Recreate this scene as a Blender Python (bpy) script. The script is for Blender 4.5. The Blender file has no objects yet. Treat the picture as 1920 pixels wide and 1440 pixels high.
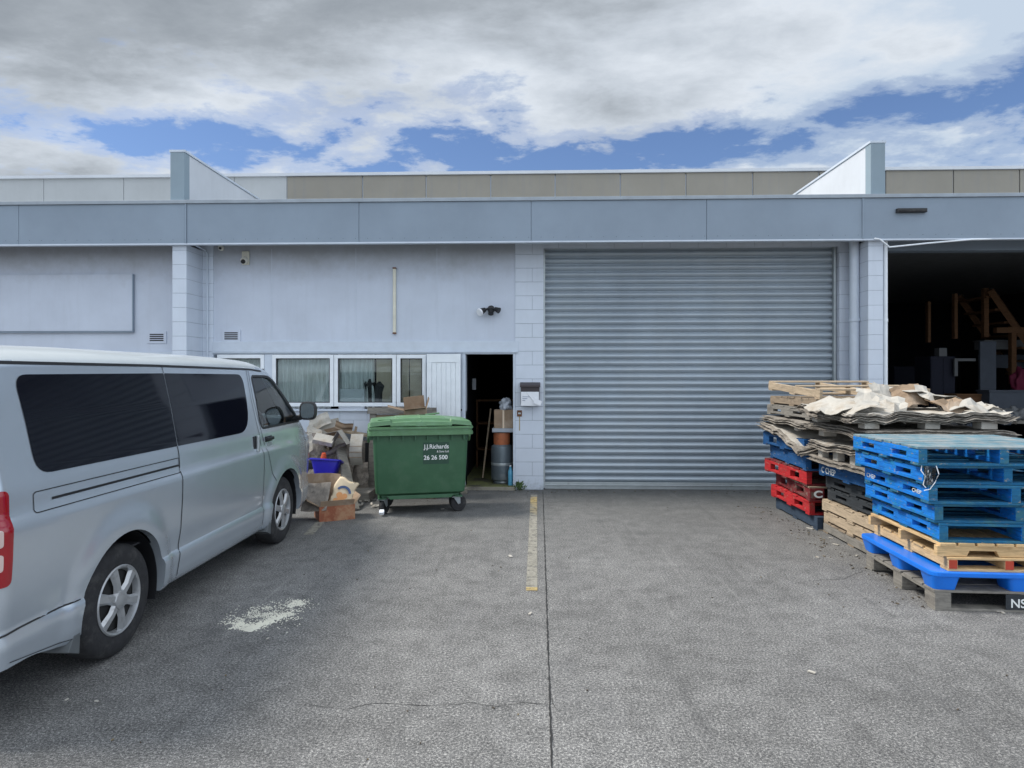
import bpy, bmesh, math, random
from mathutils import Vector, Matrix, noise, Euler
random.seed(7)
S = bpy.context.scene
COL = S.collection
R = math.radians
TH = R(1.8); FPX = 1210.0; H = 1.65
CT, ST = math.cos(TH), math.sin(TH)

def at(u, v, Y):
    a = (u-960)/FPX
    dx, dy = CT*a-ST, ST*a+CT
    d = Y/dy
    return Vector((dx*d, Y, H-(v-704)/FPX*d))
def gr(u, v):
    d = FPX*H/(v-704); xc = (u-960)/FPX*d
    return Vector((xc*CT-d*ST, xc*ST+d*CT, 0))
def fx(u, Y): return at(u, 704, Y).x
def fz(u, v, Y): return at(u, v, Y).z

# ------------------------------------------------------------------ materials
def srgb(r, g, b):
    f = lambda c: (c/255/12.92) if c/255 <= .04045 else ((c/255+.055)/1.055)**2.4
    return (f(r), f(g), f(b))
class NT:
    def __init__(s, m):
        s.t = m.node_tree; s.t.nodes.clear()
    def n(s, typ, **kw):
        nd = s.t.nodes.new(typ)
        for k, v in kw.items():
            if k == 'ins':
                for i, val in v.items():
                    if hasattr(val, 'bl_idname') or isinstance(val, bpy.types.NodeSocket):
                        s.t.links.new(val, nd.inputs[i])
                    else: nd.inputs[i].default_value = val
            else: setattr(nd, k, v)
        return nd
    def ramp(s, fac, stops, interp='LINEAR'):
        nd = s.t.nodes.new('ShaderNodeValToRGB'); cr = nd.color_ramp; cr.interpolation = interp
        while len(cr.elements) > 1: cr.elements.remove(cr.elements[0])
        cr.elements[0].position = stops[0][0]; cr.elements[0].color = c4(stops[0][1])
        for p, c in stops[1:]:
            e = cr.elements.new(p); e.color = c4(c)
        s.t.links.new(fac, nd.inputs[0]); return nd.outputs[0]
    def math(s, op, a, b=0.5, c=0.5, clamp=False):
        nd = s.n('ShaderNodeMath', operation=op, ins={0: a, 1: b, 2: c}); nd.use_clamp = clamp; return nd.outputs[0]
    def mix(s, f, a, b, blend='MIX'):
        nd = s.n('ShaderNodeMix', data_type='RGBA', blend_type=blend)
        for i, v in ((0, f), (6, a), (7, b)):
            if isinstance(v, bpy.types.NodeSocket): s.t.links.new(v, nd.inputs[i])
            else: nd.inputs[i].default_value = v if i == 0 else c4(v)
        return nd.outputs[2]
def c4(c):
    if isinstance(c, (int, float)): return (c, c, c, 1)
    return tuple(c[:3])+(1,)
def newmat(name):
    m = bpy.data.materials.new(name); m.use_nodes = True
    return m, NT(m)
def noise_n(t, scale, detail=4, rough=.55, vec=None, dist=0):
    nd = t.n('ShaderNodeTexNoise', ins={'Scale': scale, 'Detail': detail, 'Roughness': rough, 'Distortion': dist})
    if vec is None: vec = t.n('ShaderNodeTexCoord').outputs['Object']
    t.t.links.new(vec, nd.inputs['Vector'])
    return nd.outputs['Fac']
def mat(name, col, rough=.6, metal=0., var=.12, scale=6, col2=None, c2scale=3, c2lo=.5, c2hi=.6, bump=.15, bscale=60, coat=0., stretch=None, spec=.5):
    m, t = newmat(name)
    vec = t.n('ShaderNodeTexCoord').outputs['Object']
    if stretch:
        vec = t.n('ShaderNodeMapping', ins={'Vector': vec, 'Scale': stretch}).outputs[0]
    n1 = noise_n(t, scale, 6, .6, vec)
    lo = tuple(c*(1-var) for c in col); hi = tuple(min(1, c*(1+var)) for c in col)
    c = t.ramp(n1, [(.3, lo), (.7, hi)])
    if col2 is not None:
        n2 = noise_n(t, c2scale, 8, .68, vec)
        k = t.ramp(n2, [(c2lo, 0.), (c2hi, 1.)])
        c = t.mix(k, c, col2)
    p = t.n('ShaderNodeBsdfPrincipled', ins={'Base Color': c, 'Roughness': rough, 'Metallic': metal, 'Coat Weight': coat, 'Coat Roughness': .08, 'Specular IOR Level': spec})
    if bump:
        b = t.n('ShaderNodeBump', ins={'Strength': bump, 'Distance': .004, 'Height': noise_n(t, bscale, 5, .6, vec)})
        t.t.links.new(b.outputs[0], p.inputs['Normal'])
    o = t.n('ShaderNodeOutputMaterial', ins={0: p.outputs[0]})
    return m

def mat_wall(name, col, blocks=False, bw=.4, grime_top=None, dirt_low=False, streak=.10):
    m, t = newmat(name)
    tc = t.n('ShaderNodeTexCoord').outputs['Object']
    sep = t.n('ShaderNodeSeparateXYZ', ins={0: tc})
    n1 = noise_n(t, 1.3, 7, .62, tc)
    c = t.ramp(n1, [(.3, tuple(x*.92 for x in col)), (.7, tuple(x*1.06 for x in col))])
    stv = t.n('ShaderNodeMapping', ins={'Vector': tc, 'Scale': (9, 9, .7)}).outputs[0]
    st = noise_n(t, 1, 6, .65, stv)
    k = t.ramp(st, [(.52, 0.), (.8, streak)])
    c = t.mix(k, c, (.22, .22, .22))
    height = noise_n(t, 70, 4, .6, tc)
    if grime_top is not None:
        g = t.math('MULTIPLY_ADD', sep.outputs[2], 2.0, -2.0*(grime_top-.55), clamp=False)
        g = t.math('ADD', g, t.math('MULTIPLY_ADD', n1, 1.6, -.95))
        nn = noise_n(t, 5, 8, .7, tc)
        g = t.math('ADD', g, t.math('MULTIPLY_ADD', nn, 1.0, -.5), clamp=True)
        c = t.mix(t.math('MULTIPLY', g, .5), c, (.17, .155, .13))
    if dirt_low:
        g = t.math('MULTIPLY_ADD', sep.outputs[2], -3.0, .5)
        g = t.math('ADD', g, t.math('MULTIPLY_ADD', noise_n(t, 7, 9, .75, tc), 2.4, -1.3), clamp=True)
        c = t.mix(t.math('MULTIPLY', g, .75), c, (.10, .11, .10))
    p = t.n('ShaderNodeBsdfPrincipled', ins={'Roughness': .65, 'Specular IOR Level': .3})
    if blocks:
        s1 = t.math('ADD', sep.outputs[0], sep.outputs[1])
        v2 = t.n('ShaderNodeCombineXYZ', ins={0: s1, 1: sep.outputs[2]}).outputs[0]
        br = t.n('ShaderNodeTexBrick', ins={'Vector': v2, 'Color1': c4(1), 'Color2': c4(.93), 'Mortar': c4(.0), 'Scale': 1.0, 'Mortar Size': .0035, 'Mortar Smooth': .6, 'Bias': 0., 'Brick Width': bw, 'Row Height': .2})
        mk = t.ramp(br.outputs['Color'], [(0, (.58, .60, .62)), (.9, 1.)])
        c = t.mix(1., c, mk, 'MULTIPLY')
        height = t.math('MULTIPLY_ADD', height, .25, br.outputs['Color'])
        hh = t.n('ShaderNodeBump', ins={'Strength': .7, 'Distance': .006, 'Height': height})
    else:
        hh = t.n('ShaderNodeBump', ins={'Strength': .12, 'Distance': .004, 'Height': height})
    t.t.links.new(c, p.inputs['Base Color']); t.t.links.new(hh.outputs[0], p.inputs['Normal'])
    t.n('ShaderNodeOutputMaterial', ins={0: p.outputs[0]})
    return m

def mat_ground():
    m, t = newmat('concrete_yard')
    tc = t.n('ShaderNodeTexCoord').outputs['Object']
    sep = t.n('ShaderNodeSeparateXYZ', ins={0: tc})
    g1 = noise_n(t, 78, 3, .85, tc); g2 = noise_n(t, 190, 2, .8, tc)
    grain = t.math('MULTIPLY_ADD', g1, .62, t.math('MULTIPLY', g2, .38))
    c = t.ramp(grain, [(.39, (.028, .028, .030)), (.455, (.095, .094, .094)), (.53, (.165, .162, .156)), (.61, (.42, .41, .39))])
    vor = t.n('ShaderNodeTexVoronoi', ins={'Vector': tc, 'Scale': 85.0})
    sp = t.ramp(vor.outputs['Distance'], [(.0, 1.), (.28, 0.)])
    spm = t.math('MULTIPLY', sp, t.ramp(vor.outputs['Color'], [(.62, 0.), (.8, .6)]))
    c = t.mix(spm, c, (.55, .55, .54))
    big = noise_n(t, .5, 6, .6, tc, .1)
    c = t.mix(1., c, t.ramp(big, [(.3, .76), (.5, .97), (.7, 1.24)]), 'MULTIPLY')
    med = noise_n(t, 5.5, 10, .78, tc, .1)
    c = t.mix(1., c, t.ramp(med, [(.33, .68), (.5, 1.0), (.66, 1.27)]), 'MULTIPLY')
    # dark oily / tyre stains
    sv = t.n('ShaderNodeMapping', ins={'Vector': tc, 'Scale': (1.1, .35, 1), 'Location': (3.3, 1, 0)}).outputs[0]
    st = noise_n(t, 1.3, 10, .72, sv, .3)
    c = t.mix(t.ramp(st, [(.55, 0.), (.75, .4)]), c, (.09, .09, .095))
    # fine dark oil spots and tyre arcs
    ov = noise_n(t, 2.1, 3, .5, tc, .0)
    c = t.mix(t.math('MULTIPLY', t.ramp(ov, [(.66, 0.), (.72, 1.)]), .35), c, (.05, .05, .052))
    tv = t.n('ShaderNodeMapping', ins={'Vector': tc, 'Scale': (5.5, .28, 1), 'Rotation': (0, 0, .5)}).outputs[0]
    c = t.mix(t.ramp(noise_n(t, 1.4, 7, .7, tv), [(.60, 0.), (.76, .30)]), c, (.42, .41, .39))
    tv = t.n('ShaderNodeMapping', ins={'Vector': tc, 'Scale': (4.5, .22, 1), 'Location': (3, 5, 0), 'Rotation': (0, 0, -.12)}).outputs[0]
    c = t.mix(t.ramp(noise_n(t, 1.4, 6, .65, tv), [(.56, 0.), (.72, .38)]), c, (.05, .05, .05))
    # pale scuffs
    sv2 = t.n('ShaderNodeMapping', ins={'Vector': tc, 'Scale': (.8, 3.5, 1), 'Rotation': (0, 0, .25)}).outputs[0]
    s2 = noise_n(t, 1.1, 9, .75, sv2, .5)
    c = t.mix(t.ramp(s2, [(.62, 0.), (.8, .16)]), c, (.42, .42, .40))
    # yard darkens towards the building: shade by the facade put into the colour
    g = t.math('MULTIPLY_ADD', sep.outputs[1], .26, -1.45)
    g = t.math('ADD', g, t.math('MULTIPLY_ADD', big, 1.2, -.6), clamp=True)
    c = t.mix(t.math('MULTIPLY', g, .55), c, (.065, .068, .065))
    hgt = t.math('MULTIPLY_ADD', med, .6, grain)
    b = t.n('ShaderNodeBump', ins={'Strength': .5, 'Distance': .004, 'Height': hgt})
    p = t.n('ShaderNodeBsdfPrincipled', ins={'Base Color': c, 'Roughness': .82, 'Normal': b.outputs[0], 'Specular IOR Level': .35})
    t.n('ShaderNodeOutputMaterial', ins={0: p.outputs[0]})
    return m

def mat_glass(name, tint=(.8, .85, .85), gl=1.0):
    m, t = newmat(name)
    fr = t.n('ShaderNodeFresnel', ins={'IOR': 1.5})
    tr = t.n('ShaderNodeBsdfTransparent', ins={0: c4(tint)})
    g = t.n('ShaderNodeBsdfGlossy', ins={'Color': c4(gl), 'Roughness': .02})
    mx = t.n('ShaderNodeMixShader', ins={0: fr.outputs[0], 1: tr.outputs[0], 2: g.outputs[0]})
    t.n('ShaderNodeOutputMaterial', ins={0: mx.outputs[0]})
    return m

def mat_wood(name, col, col2=None, lo=.5, hi=.62, rough=.8, chip=None):
    m, t = newmat(name)
    tc = t.n('ShaderNodeTexCoord').outputs['Object']
    oi = t.n('ShaderNodeObjectInfo').outputs['Random']
    off = t.n('ShaderNodeMapping', ins={'Vector': tc, 'Scale': (3, 3, 26)})
    cmb = t.n('ShaderNodeCombineXYZ', ins={0: t.math('MULTIPLY', oi, 37.), 1: t.math('MULTIPLY', oi, 11.), 2: 0.})
    t.t.links.new(cmb.outputs[0], off.inputs['Location'])
    v = off.outputs[0]
    g = noise_n(t, 2.2, 8, .68, v, .6)
    c = t.ramp(g, [(.25, tuple(x*.55 for x in col)), (.5, col), (.75, tuple(min(1, x*1.35) for x in col))])
    if col2 is not None:
        off2 = t.n('ShaderNodeMapping', ins={'Vector': tc, 'Scale': (1, 1, 1.6)}); t.t.links.new(cmb.outputs[0], off2.inputs['Location'])
        k = t.ramp(noise_n(t, 5.5, 10, .75, off2.outputs[0]), [(lo, 0.), (hi, 1.)])
        c = t.mix(k, c, col2)
    if chip is not None:
        off3 = t.n('ShaderNodeMapping', ins={'Vector': tc, 'Scale': (1, 1, 2.2)}); t.t.links.new(cmb.outputs[0], off3.inputs['Location'])
        c = t.mix(t.ramp(noise_n(t, 17, 8, .72, off3.outputs[0]), [(.60, 0.), (.64, .85)]), c, chip)
        c = t.mix(t.ramp(noise_n(t, 9, 8, .75, off3.outputs[0]), [(.56, 0.), (.72, .55)]), c, (.03, .03, .03))
    b = t.n('ShaderNodeBump', ins={'Strength': .5, 'Distance': .004, 'Height': g})
    p = t.n('ShaderNodeBsdfPrincipled', ins={'Base Color': c, 'Roughness': rough, 'Normal': b.outputs[0], 'Specular IOR Level': .3})
    t.n('ShaderNodeOutputMaterial', ins={0: p.outputs[0]})
    return m

WALLC = (.55, .60, .69)
M = {}
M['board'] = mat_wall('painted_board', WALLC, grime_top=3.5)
M['block'] = mat_wall('painted_block', (.60, .655, .735), blocks=True, dirt_low=True)
M['pier'] = mat_wall('painted_pier', (.60, .655, .735), blocks=True, bw=60., dirt_low=True)
M['fascia'] = mat_wall('fascia_paint', (.25, .305, .37), streak=.06)
M['trim'] = mat('trim_paint', (.55, .61, .69), .5, var=.06, bump=.05)
M['white'] = mat('white_paint', (.76, .80, .84), .5, var=.06, bump=.05)
M['cap'] = mat('cap_flashing', (.30, .34, .38), .5, .2, var=.1)
M['soffit'] = mat('soffit', (.30, .32, .35), .8)
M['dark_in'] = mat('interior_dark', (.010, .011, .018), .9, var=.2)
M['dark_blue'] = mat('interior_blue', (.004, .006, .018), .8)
M['roof'] = mat('roof_metal', (.35, .37, .38), .5, .3)
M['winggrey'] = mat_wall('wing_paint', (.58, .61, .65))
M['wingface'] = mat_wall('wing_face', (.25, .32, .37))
M['slat'] = mat('roller_slat', (.36, .415, .465), .38, .2, var=.10, scale=2, stretch=(1, 1, .4), col2=(.39, .44, .48), c2scale=1.2, c2lo=.45, c2hi=.7, bump=.08)
M['galv'] = mat('galvanised', (.42, .46, .47), .45, .6, col2=(.2, .2, .2), c2lo=.6, c2hi=.75)
M['brownwall'] = mat_wall('weathered_panel', (.27, .252, .215), streak=.6)
M['greywall'] = mat_wall('grey_panel', (.42, .44, .45))
M['floor'] = mat('door_floor', (.13, .14, .05), .8, col2=(.06, .06, .04), bump=.3)
M['ground'] = mat_ground()
M['glass'] = mat_glass('window_glass')
M['film'] = mat_glass('plastic_film', (.62, .66, .68))
M['cglass'] = mat_glass('cab_glass', (.84, .92, .90))
M['black'] = mat('black_plastic', (.014, .014, .016), .45, var=.2, bump=.05)
M['darkrubber'] = mat('rubber', (.022, .022, .024), .85, var=.25, scale=20, bump=.3, col2=(.07, .068, .065), c2lo=.5, c2hi=.75, c2scale=9)
M['crack'] = mat('crack_dark', (.02, .02, .02), .9)
M['paint_car'] = mat('silver_paint', (.56, .62, .68), .25, .60, var=.03, scale=2, bump=0, coat=.6, col2=(.53, .58, .63), c2scale=1.1, c2lo=.5, c2hi=.9)
M['car_roof'] = mat('roof_paint', (.62, .66, .67), .35, .3, var=.03, bump=0, coat=.5)
M['flap'] = mat('mud_flap', (.10, .11, .115), .6, 0)
M['bumper'] = mat('bumper_paint', (.42, .46, .47), .4, .4, var=.05, bump=0, coat=.4, col2=(.26, .26, .25), c2scale=3, c2lo=.55, c2hi=.8)
M['pglass'] = mat('privacy_glass', (.006, .007, .012), .05, 0, var=0, bump=0, spec=.32)
M['hub'] = mat('hubcap', (.42, .43, .44), .35, .5, var=.1, bump=0, col2=(.2, .19, .18), c2scale=20, c2lo=.55, c2hi=.8)
M['chrome'] = mat('chrome', (.6, .6, .6), .15, 1., var=0, bump=0)
M['red_lamp'] = mat('tail_red', (.30, .005, .012), .1, 0, var=.1, bump=0, coat=.8)
M['clear_lamp'] = mat('tail_clear', (.6, .45, .42), .12, 0, var=.1, bump=0, coat=.8)
M['seat'] = mat('seat_cloth', (.05, .05, .055), .9)
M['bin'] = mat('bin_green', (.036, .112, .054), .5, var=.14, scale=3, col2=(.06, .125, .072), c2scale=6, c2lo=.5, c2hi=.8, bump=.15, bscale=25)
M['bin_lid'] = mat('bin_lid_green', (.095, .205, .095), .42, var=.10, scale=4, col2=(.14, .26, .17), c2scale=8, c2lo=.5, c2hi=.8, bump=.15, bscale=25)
M['bin_label'] = mat('bin_label', (.022, .068, .042), .5, bump=0)
M['letter'] = mat('white_letter', (.75, .77, .75), .5, bump=0)
M['yellow'] = None
M['blue'] = mat_wood('blue_paint_wood', (.008, .175, .60), (.02, .20, .36), .52, .66, .6, chip=(.30, .26, .21))
M['blue_top'] = mat_wood('blue_worn_wood', (.10, .20, .25), (.26, .28, .28), .42, .6)
M['teal'] = mat_wood('shaded_blue_wood', (.012, .12, .25), (.05, .16, .20), .48, .64, chip=(.30, .26, .21))  # darker copy of the pallet blue: front-face shade put into the colour
M['blue_dark'] = mat_wood('navy_wood', (.012, .075, .21), (.12, .22, .30), .58, .68, chip=(.30, .26, .21))
M['red'] = mat_wood('red_paint_wood', (.42, .018, .022), (.20, .05, .04), .52, .7, chip=(.30, .26, .21))
M['maroon'] = mat_wood('maroon_wood', (.16, .018, .022), (.13, .10, .08), .52, .62, chip=(.30, .26, .21))
M['blackp'] = mat_wood('charcoal_plastic', (.035, .040, .045), (.10, .10, .10), .55, .7)
M['navyp'] = mat_wood('slate_plastic', (.035, .055, .085), (.10, .11, .12), .55, .7)
M['pine'] = mat_wood('new_pine', (.58, .40, .21), (.40, .26, .13), .55, .7)
M['oldwood'] = mat_wood('old_timber', (.27, .21, .15), (.12, .10, .08), .52, .68)
M['palewood'] = mat_wood('pale_timber', (.42, .33, .23), (.25, .20, .15), .52, .68)
M['greywood'] = mat_wood('grey_timber', (.22, .205, .18), (.12, .11, .10), .52, .68)
M['redend'] = mat('red_end', (.45, .05, .02), .7)
M['plblue'] = mat('blue_plastic', (.005, .17, .72), .32, var=.1, bump=.05)
M['tub'] = mat('tub_blue', (.02, .015, .42), .35, var=.1, bump=.05)
M['card'] = mat('cardboard', (.27, .19, .125), .85, var=.15, scale=8, col2=(.40, .33, .26), c2lo=.5, c2hi=.7)
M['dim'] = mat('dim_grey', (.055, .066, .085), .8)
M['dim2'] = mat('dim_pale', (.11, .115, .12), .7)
M['card_grey'] = mat('weathered_card', (.235, .205, .175), .9, var=.3, scale=14, col2=(.085, .075, .065), c2scale=10, c2lo=.5, c2hi=.68, bump=.5)
M['card_edge'] = mat('card_edges', (.22, .195, .165), .9, var=.4, scale=25, col2=(.40, .36, .31), c2scale=16, c2lo=.5, c2hi=.65, bump=.5)
M['paper'] = mat('white_card', (.42, .395, .35), .8, var=.2, scale=5, col2=(.31, .26, .20), c2lo=.5, c2hi=.66, bump=.2)
M['wpaper'] = mat('white_paper', (.78, .80, .84), .7, var=.04, bump=.1)
M['redcard'] = mat('red_brown_card', (.27, .085, .04), .75, var=.2, col2=(.36, .20, .11), c2lo=.5, c2hi=.62)
M['orange'] = mat('orange_plastic', (.52, .07, .015), .6, col2=(.3, .08, .03))
M['gas'] = mat('gas_bottle', (.13, .16, .18), .45, .4, col2=(.25, .26, .26), c2lo=.5, c2hi=.7)
M['gas_or'] = mat('gas_orange', (.42, .13, .05), .6, col2=(.20, .07, .04))
M['bottle'] = mat('bottle_blue', (.12, .42, .62), .15, bump=0)
M['clearpl'] = mat('clear_plastic', (.35, .38, .42), .25, bump=.2)
M['curtain'] = mat('net_curtain', (.86, .90, .89), .9, var=.25, stretch=(25, 1, .5), bump=.2)
M['tan'] = mat('tan_board', (.68, .56, .43), .85, var=.12)
M['leaf'] = mat('leaf_green', (.06, .11, .03), .7, var=.4)
M['mailbox'] = mat('mailbox_brown', (.045, .035, .04), .5)
M['cream'] = mat('cream_plastic', (.66, .64, .54), .5, col2=(.45, .42, .33), c2lo=.55, c2hi=.7, bump=.05)
M['camwhite'] = mat('camera_white', (.70, .68, .60), .45, bump=0)
M['rust'] = mat('rust', (.14, .06, .03), .9, var=.5)
M['timber_in'] = mat_wood('interior_timber', (.12, .06, .028))
M['magenta'] = mat('magenta_cloth', (.12, .005, .03), .8)
M['print_blue'] = mat('print_blue', (.05, .09, .2), .6, bump=0)
M['print_orange'] = mat('print_orange', (.62, .28, .1), .6, bump=0)
M['bagpaper'] = mat('bag_paper', (.62, .50, .34), .6, var=.1)
M['stepc'] = mat('step_concrete', (.28, .26, .21), .9, bump=.5, col2=(.14, .13, .11))

# ------------------------------------------------------------------ mesh builder
class MB:
    def __init__(s): s.v = []; s.f = []
    def add(s, vs, fs):
        b = len(s.v); s.v += [Vector(p) for p in vs]; s.f += [tuple(b+i for i in f) for f in fs]; return s
    def bx(s, x0, x1, y0, y1, z0, z1, mtx=None):
        vs = [Vector(p) for p in ((x0,y0,z0),(x1,y0,z0),(x1,y1,z0),(x0,y1,z0),(x0,y0,z1),(x1,y0,z1),(x1,y1,z1),(x0,y1,z1))]
        if mtx is not None: vs = [mtx @ p for p in vs]
        return s.add(vs, [(0,3,2,1),(4,5,6,7),(0,1,5,4),(1,2,6,5),(2,3,7,6),(3,0,4,7)])
    def tube(s, pts, r, n=10, cap=True):
        pts = [Vector(p) for p in pts]; rs = r if isinstance(r, (list, tuple)) else [r]*len(pts)
        rings = []; up = Vector((0, 0, 1))
        for i, p in enumerate(pts):
            d = (pts[min(i+1, len(pts)-1)]-pts[max(i-1, 0)]).normalized()
            a = d.cross(up if abs(d.z) < .9 else Vector((1, 0, 0))).normalized(); b = d.cross(a)
            rings.append([p+(a*math.cos(2*math.pi*k/n)+b*math.sin(2*math.pi*k/n))*rs[i] for k in range(n)])
        vs = [q for rg in rings for q in rg]; fs = []
        for i in range(len(pts)-1):
            for k in range(n):
                fs.append((i*n+k, (i+1)*n+k, (i+1)*n+(k+1) % n, i*n+(k+1) % n))
        if cap: fs.append(tuple(range(n))); fs.append(tuple((len(pts)-1)*n+k for k in reversed(range(n))))
        return s.add(vs, fs)
    def lathe(s, prof, n=32, mtx=None, closed=False, caps=True):
        # prof: list of (r, h) ; axis z
        vs = []; fs = []
        for (r, h) in prof:
            for k in range(n):
                a = 2*math.pi*k/n; vs.append(Vector((r*math.cos(a), r*math.sin(a), h)))
        m = len(prof)
        for i in range(m if closed else m-1):
            j = (i+1) % m
            for k in range(n):
                fs.append((i*n+k, i*n+(k+1) % n, j*n+(k+1) % n, j*n+k))
        if not closed and caps:
            if prof[0][0] > 1e-5: fs.append(tuple(reversed(range(n))))
            if prof[-1][0] > 1e-5: fs.append(tuple((m-1)*n+k for k in range(n)))
        if mtx is not None: vs = [mtx @ p for p in vs]
        return s.add(vs, fs)
    def prism(s, poly, a0, a1, fn):
        # poly 2D, extruded from a0 to a1; fn(p,q,a)->Vector
        n = len(poly)
        vs = [fn(p, q, a0) for p, q in poly]+[fn(p, q, a1) for p, q in poly]
        fs = [tuple(reversed(range(n))), tuple(range(n, 2*n))]+[(i, (i+1) % n, n+(i+1) % n, n+i) for i in range(n)]
        return s.add(vs, fs)
    def sheet(s, fn, nu, nv, t=.003):
        vs = []; fs = []
        for k in (0, 1):
            for i in range(nu+1):
                for j in range(nv+1):
                    p = Vector(fn(i/nu, j/nv)); p.z += k*t; vs.append(p)
        N = (nu+1)*(nv+1); I = lambda i, j: i*(nv+1)+j
        for i in range(nu):
            for j in range(nv):
                fs.append((N+I(i,j), N+I(i+1,j), N+I(i+1,j+1), N+I(i,j+1)))
                fs.append((I(i,j), I(i,j+1), I(i+1,j+1), I(i+1,j)))
        for i in range(nu):
            fs.append((I(i,0), I(i+1,0), N+I(i+1,0), N+I(i,0))); fs.append((I(i+1,nv), I(i,nv), N+I(i,nv), N+I(i+1,nv)))
        for j in range(nv):
            fs.append((I(0,j+1), I(0,j), N+I(0,j), N+I(0,j+1))); fs.append((I(nu,j), I(nu,j+1), N+I(nu,j+1), N+I(nu,j)))
        return s.add(vs, fs)
    def surf(s, fn, nu, nv):
        vs = [Vector(fn(i/nu, j/nv)) for i in range(nu+1) for j in range(nv+1)]
        I = lambda i, j: i*(nv+1)+j
        return s.add(vs, [(I(i,j), I(i+1,j), I(i+1,j+1), I(i,j+1)) for i in range(nu) for j in range(nv)])
    def build(s, name, m, parent=None, bevel=0, smooth=False, loc=None, fixn=True, label=None):
        me = bpy.data.meshes.new(name); me.from_pydata([tuple(p) for p in s.v], [], s.f); me.update()
        if fixn:
            bm = bmesh.new(); bm.from_mesh(me); bmesh.ops.recalc_face_normals(bm, faces=bm.faces)
            bm.to_mesh(me); bm.free()
        if m is not None: me.materials.append(m)
        o = bpy.data.objects.new(name, me); COL.objects.link(o)
        if parent is not None: o.parent = parent
        if loc is not None: o.location = loc
        if bevel:
            b = o.modifiers.new('bevel', 'BEVEL'); b.width = bevel; b.segments = 2; b.limit_method = 'ANGLE'; b.angle_limit = R(40)
        if smooth:
            for p in me.polygons: p.use_smooth = True
            if smooth != 'all':
                me.set_sharp_from_angle(angle=R(35 if smooth is True else smooth))
        if label: o['label'] = label
        return o
def tag(o, label=None, cat=None, group=None, kind=None):
    if label: o['label'] = label
    if cat: o['category'] = cat
    if group: o['group'] = group
    if kind: o['kind'] = kind
    return o
def thing(name, label, cat, loc=(0, 0, 0), rz=0, group=None, rot=None):
    o = bpy.data.objects.new(name, None); COL.objects.link(o); o.location = loc
    o.rotation_euler = rot if rot else (0, 0, rz); o.empty_display_size = .2
    return tag(o, label, cat, group)
def struct(name, mb, m, **kw):
    return tag(mb.build(name, m, **kw), kind='structure')
def text_mesh(name, body, size, m, mtx, parent, align='LEFT', ext=.0008, sx=1.0, bold=.0):
    cu = bpy.data.curves.new(name, 'FONT'); cu.body = body; cu.size = size; cu.extrude = ext; cu.align_x = align; cu.offset = bold
    tmp = bpy.data.objects.new('tmp_text', cu); COL.objects.link(tmp)
    dg = bpy.context.evaluated_depsgraph_get(); me = bpy.data.meshes.new_from_object(tmp.evaluated_get(dg))
    bpy.data.objects.remove(tmp); me.name = name
    me.transform(mtx @ Matrix.Diagonal((sx, 1, 1, 1)))
    me.materials.clear(); me.materials.append(m)
    o = bpy.data.objects.new(name, me); COL.objects.link(o); o.parent = parent
    return o
def bake(o):
    dg = bpy.context.evaluated_depsgraph_get(); me = bpy.data.meshes.new_from_object(o.evaluated_get(dg))
    o.modifiers.clear(); o.data = me; return o
def T(x, y, z): return Matrix.Translation((x, y, z))
def RX(a): return Matrix.Rotation(a, 4, 'X')
def RY(a): return Matrix.Rotation(a, 4, 'Y')
def RZ(a): return Matrix.Rotation(a, 4, 'Z')

# ------------------------------------------------------------------ ground
g = MB(); g.add([(-150, -150, 0), (150, -150, 0), (150, 200, 0), (-150, 200, 0)], [(0, 1, 2, 3)])
struct('ground', g, M['ground'], fixn=False)
def strip(pts, w, z, jit=0.0, sub=1):
    """flat jagged strip on the ground through world points"""
    P = []
    for a, b in zip(pts[:-1], pts[1:]):
        n = max(1, int((Vector(b)-Vector(a)).length/sub))
        for k in range(n): P.append(Vector(a).lerp(Vector(b), k/n))
    P.append(Vector(pts[-1]))
    mb = MB(); vs = []
    for i, p in enumerate(P):
        d = (P[min(i+1, len(P)-1)]-P[max(i-1, 0)]).normalized(); nrm = Vector((-d.y, d.x, 0))
        o = random.uniform(-jit, jit); ww = w*(random.uniform(.4, 1.3) if jit else 1)/2
        vs += [p+nrm*(o+ww)+Vector((0, 0, z)), p+nrm*(o-ww)+Vector((0, 0, z))]
    fs = [(2*i, 2*i+1, 2*i+3, 2*i+2) for i in range(len(P)-1)]
    return mb.add(vs, fs)
struct('expansion_joint', strip([gr(1018, 921), gr(1035.5, 1440), gr(1044, 1700)], .010, .003, .0025, .03), M['crack'], fixn=False)
for pts in ([(1042,1106),(1080,1107),(1110,1104),(1160,1108),(1225,1106)], [(1490,1094),(1540,1088),(1580,1086),(1606,1076),(1632,1066)],
            [(1032,1322),(980,1319),(930,1324),(880,1318),(800,1325),(700,1318),(650,1330),(560,1320)],
            [(1036,1310),(1040,1330)]):
    struct('crack', strip([gr(*p) for p in pts], .0035, .003, .008, .05), M['crack'], fixn=False)

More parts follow.
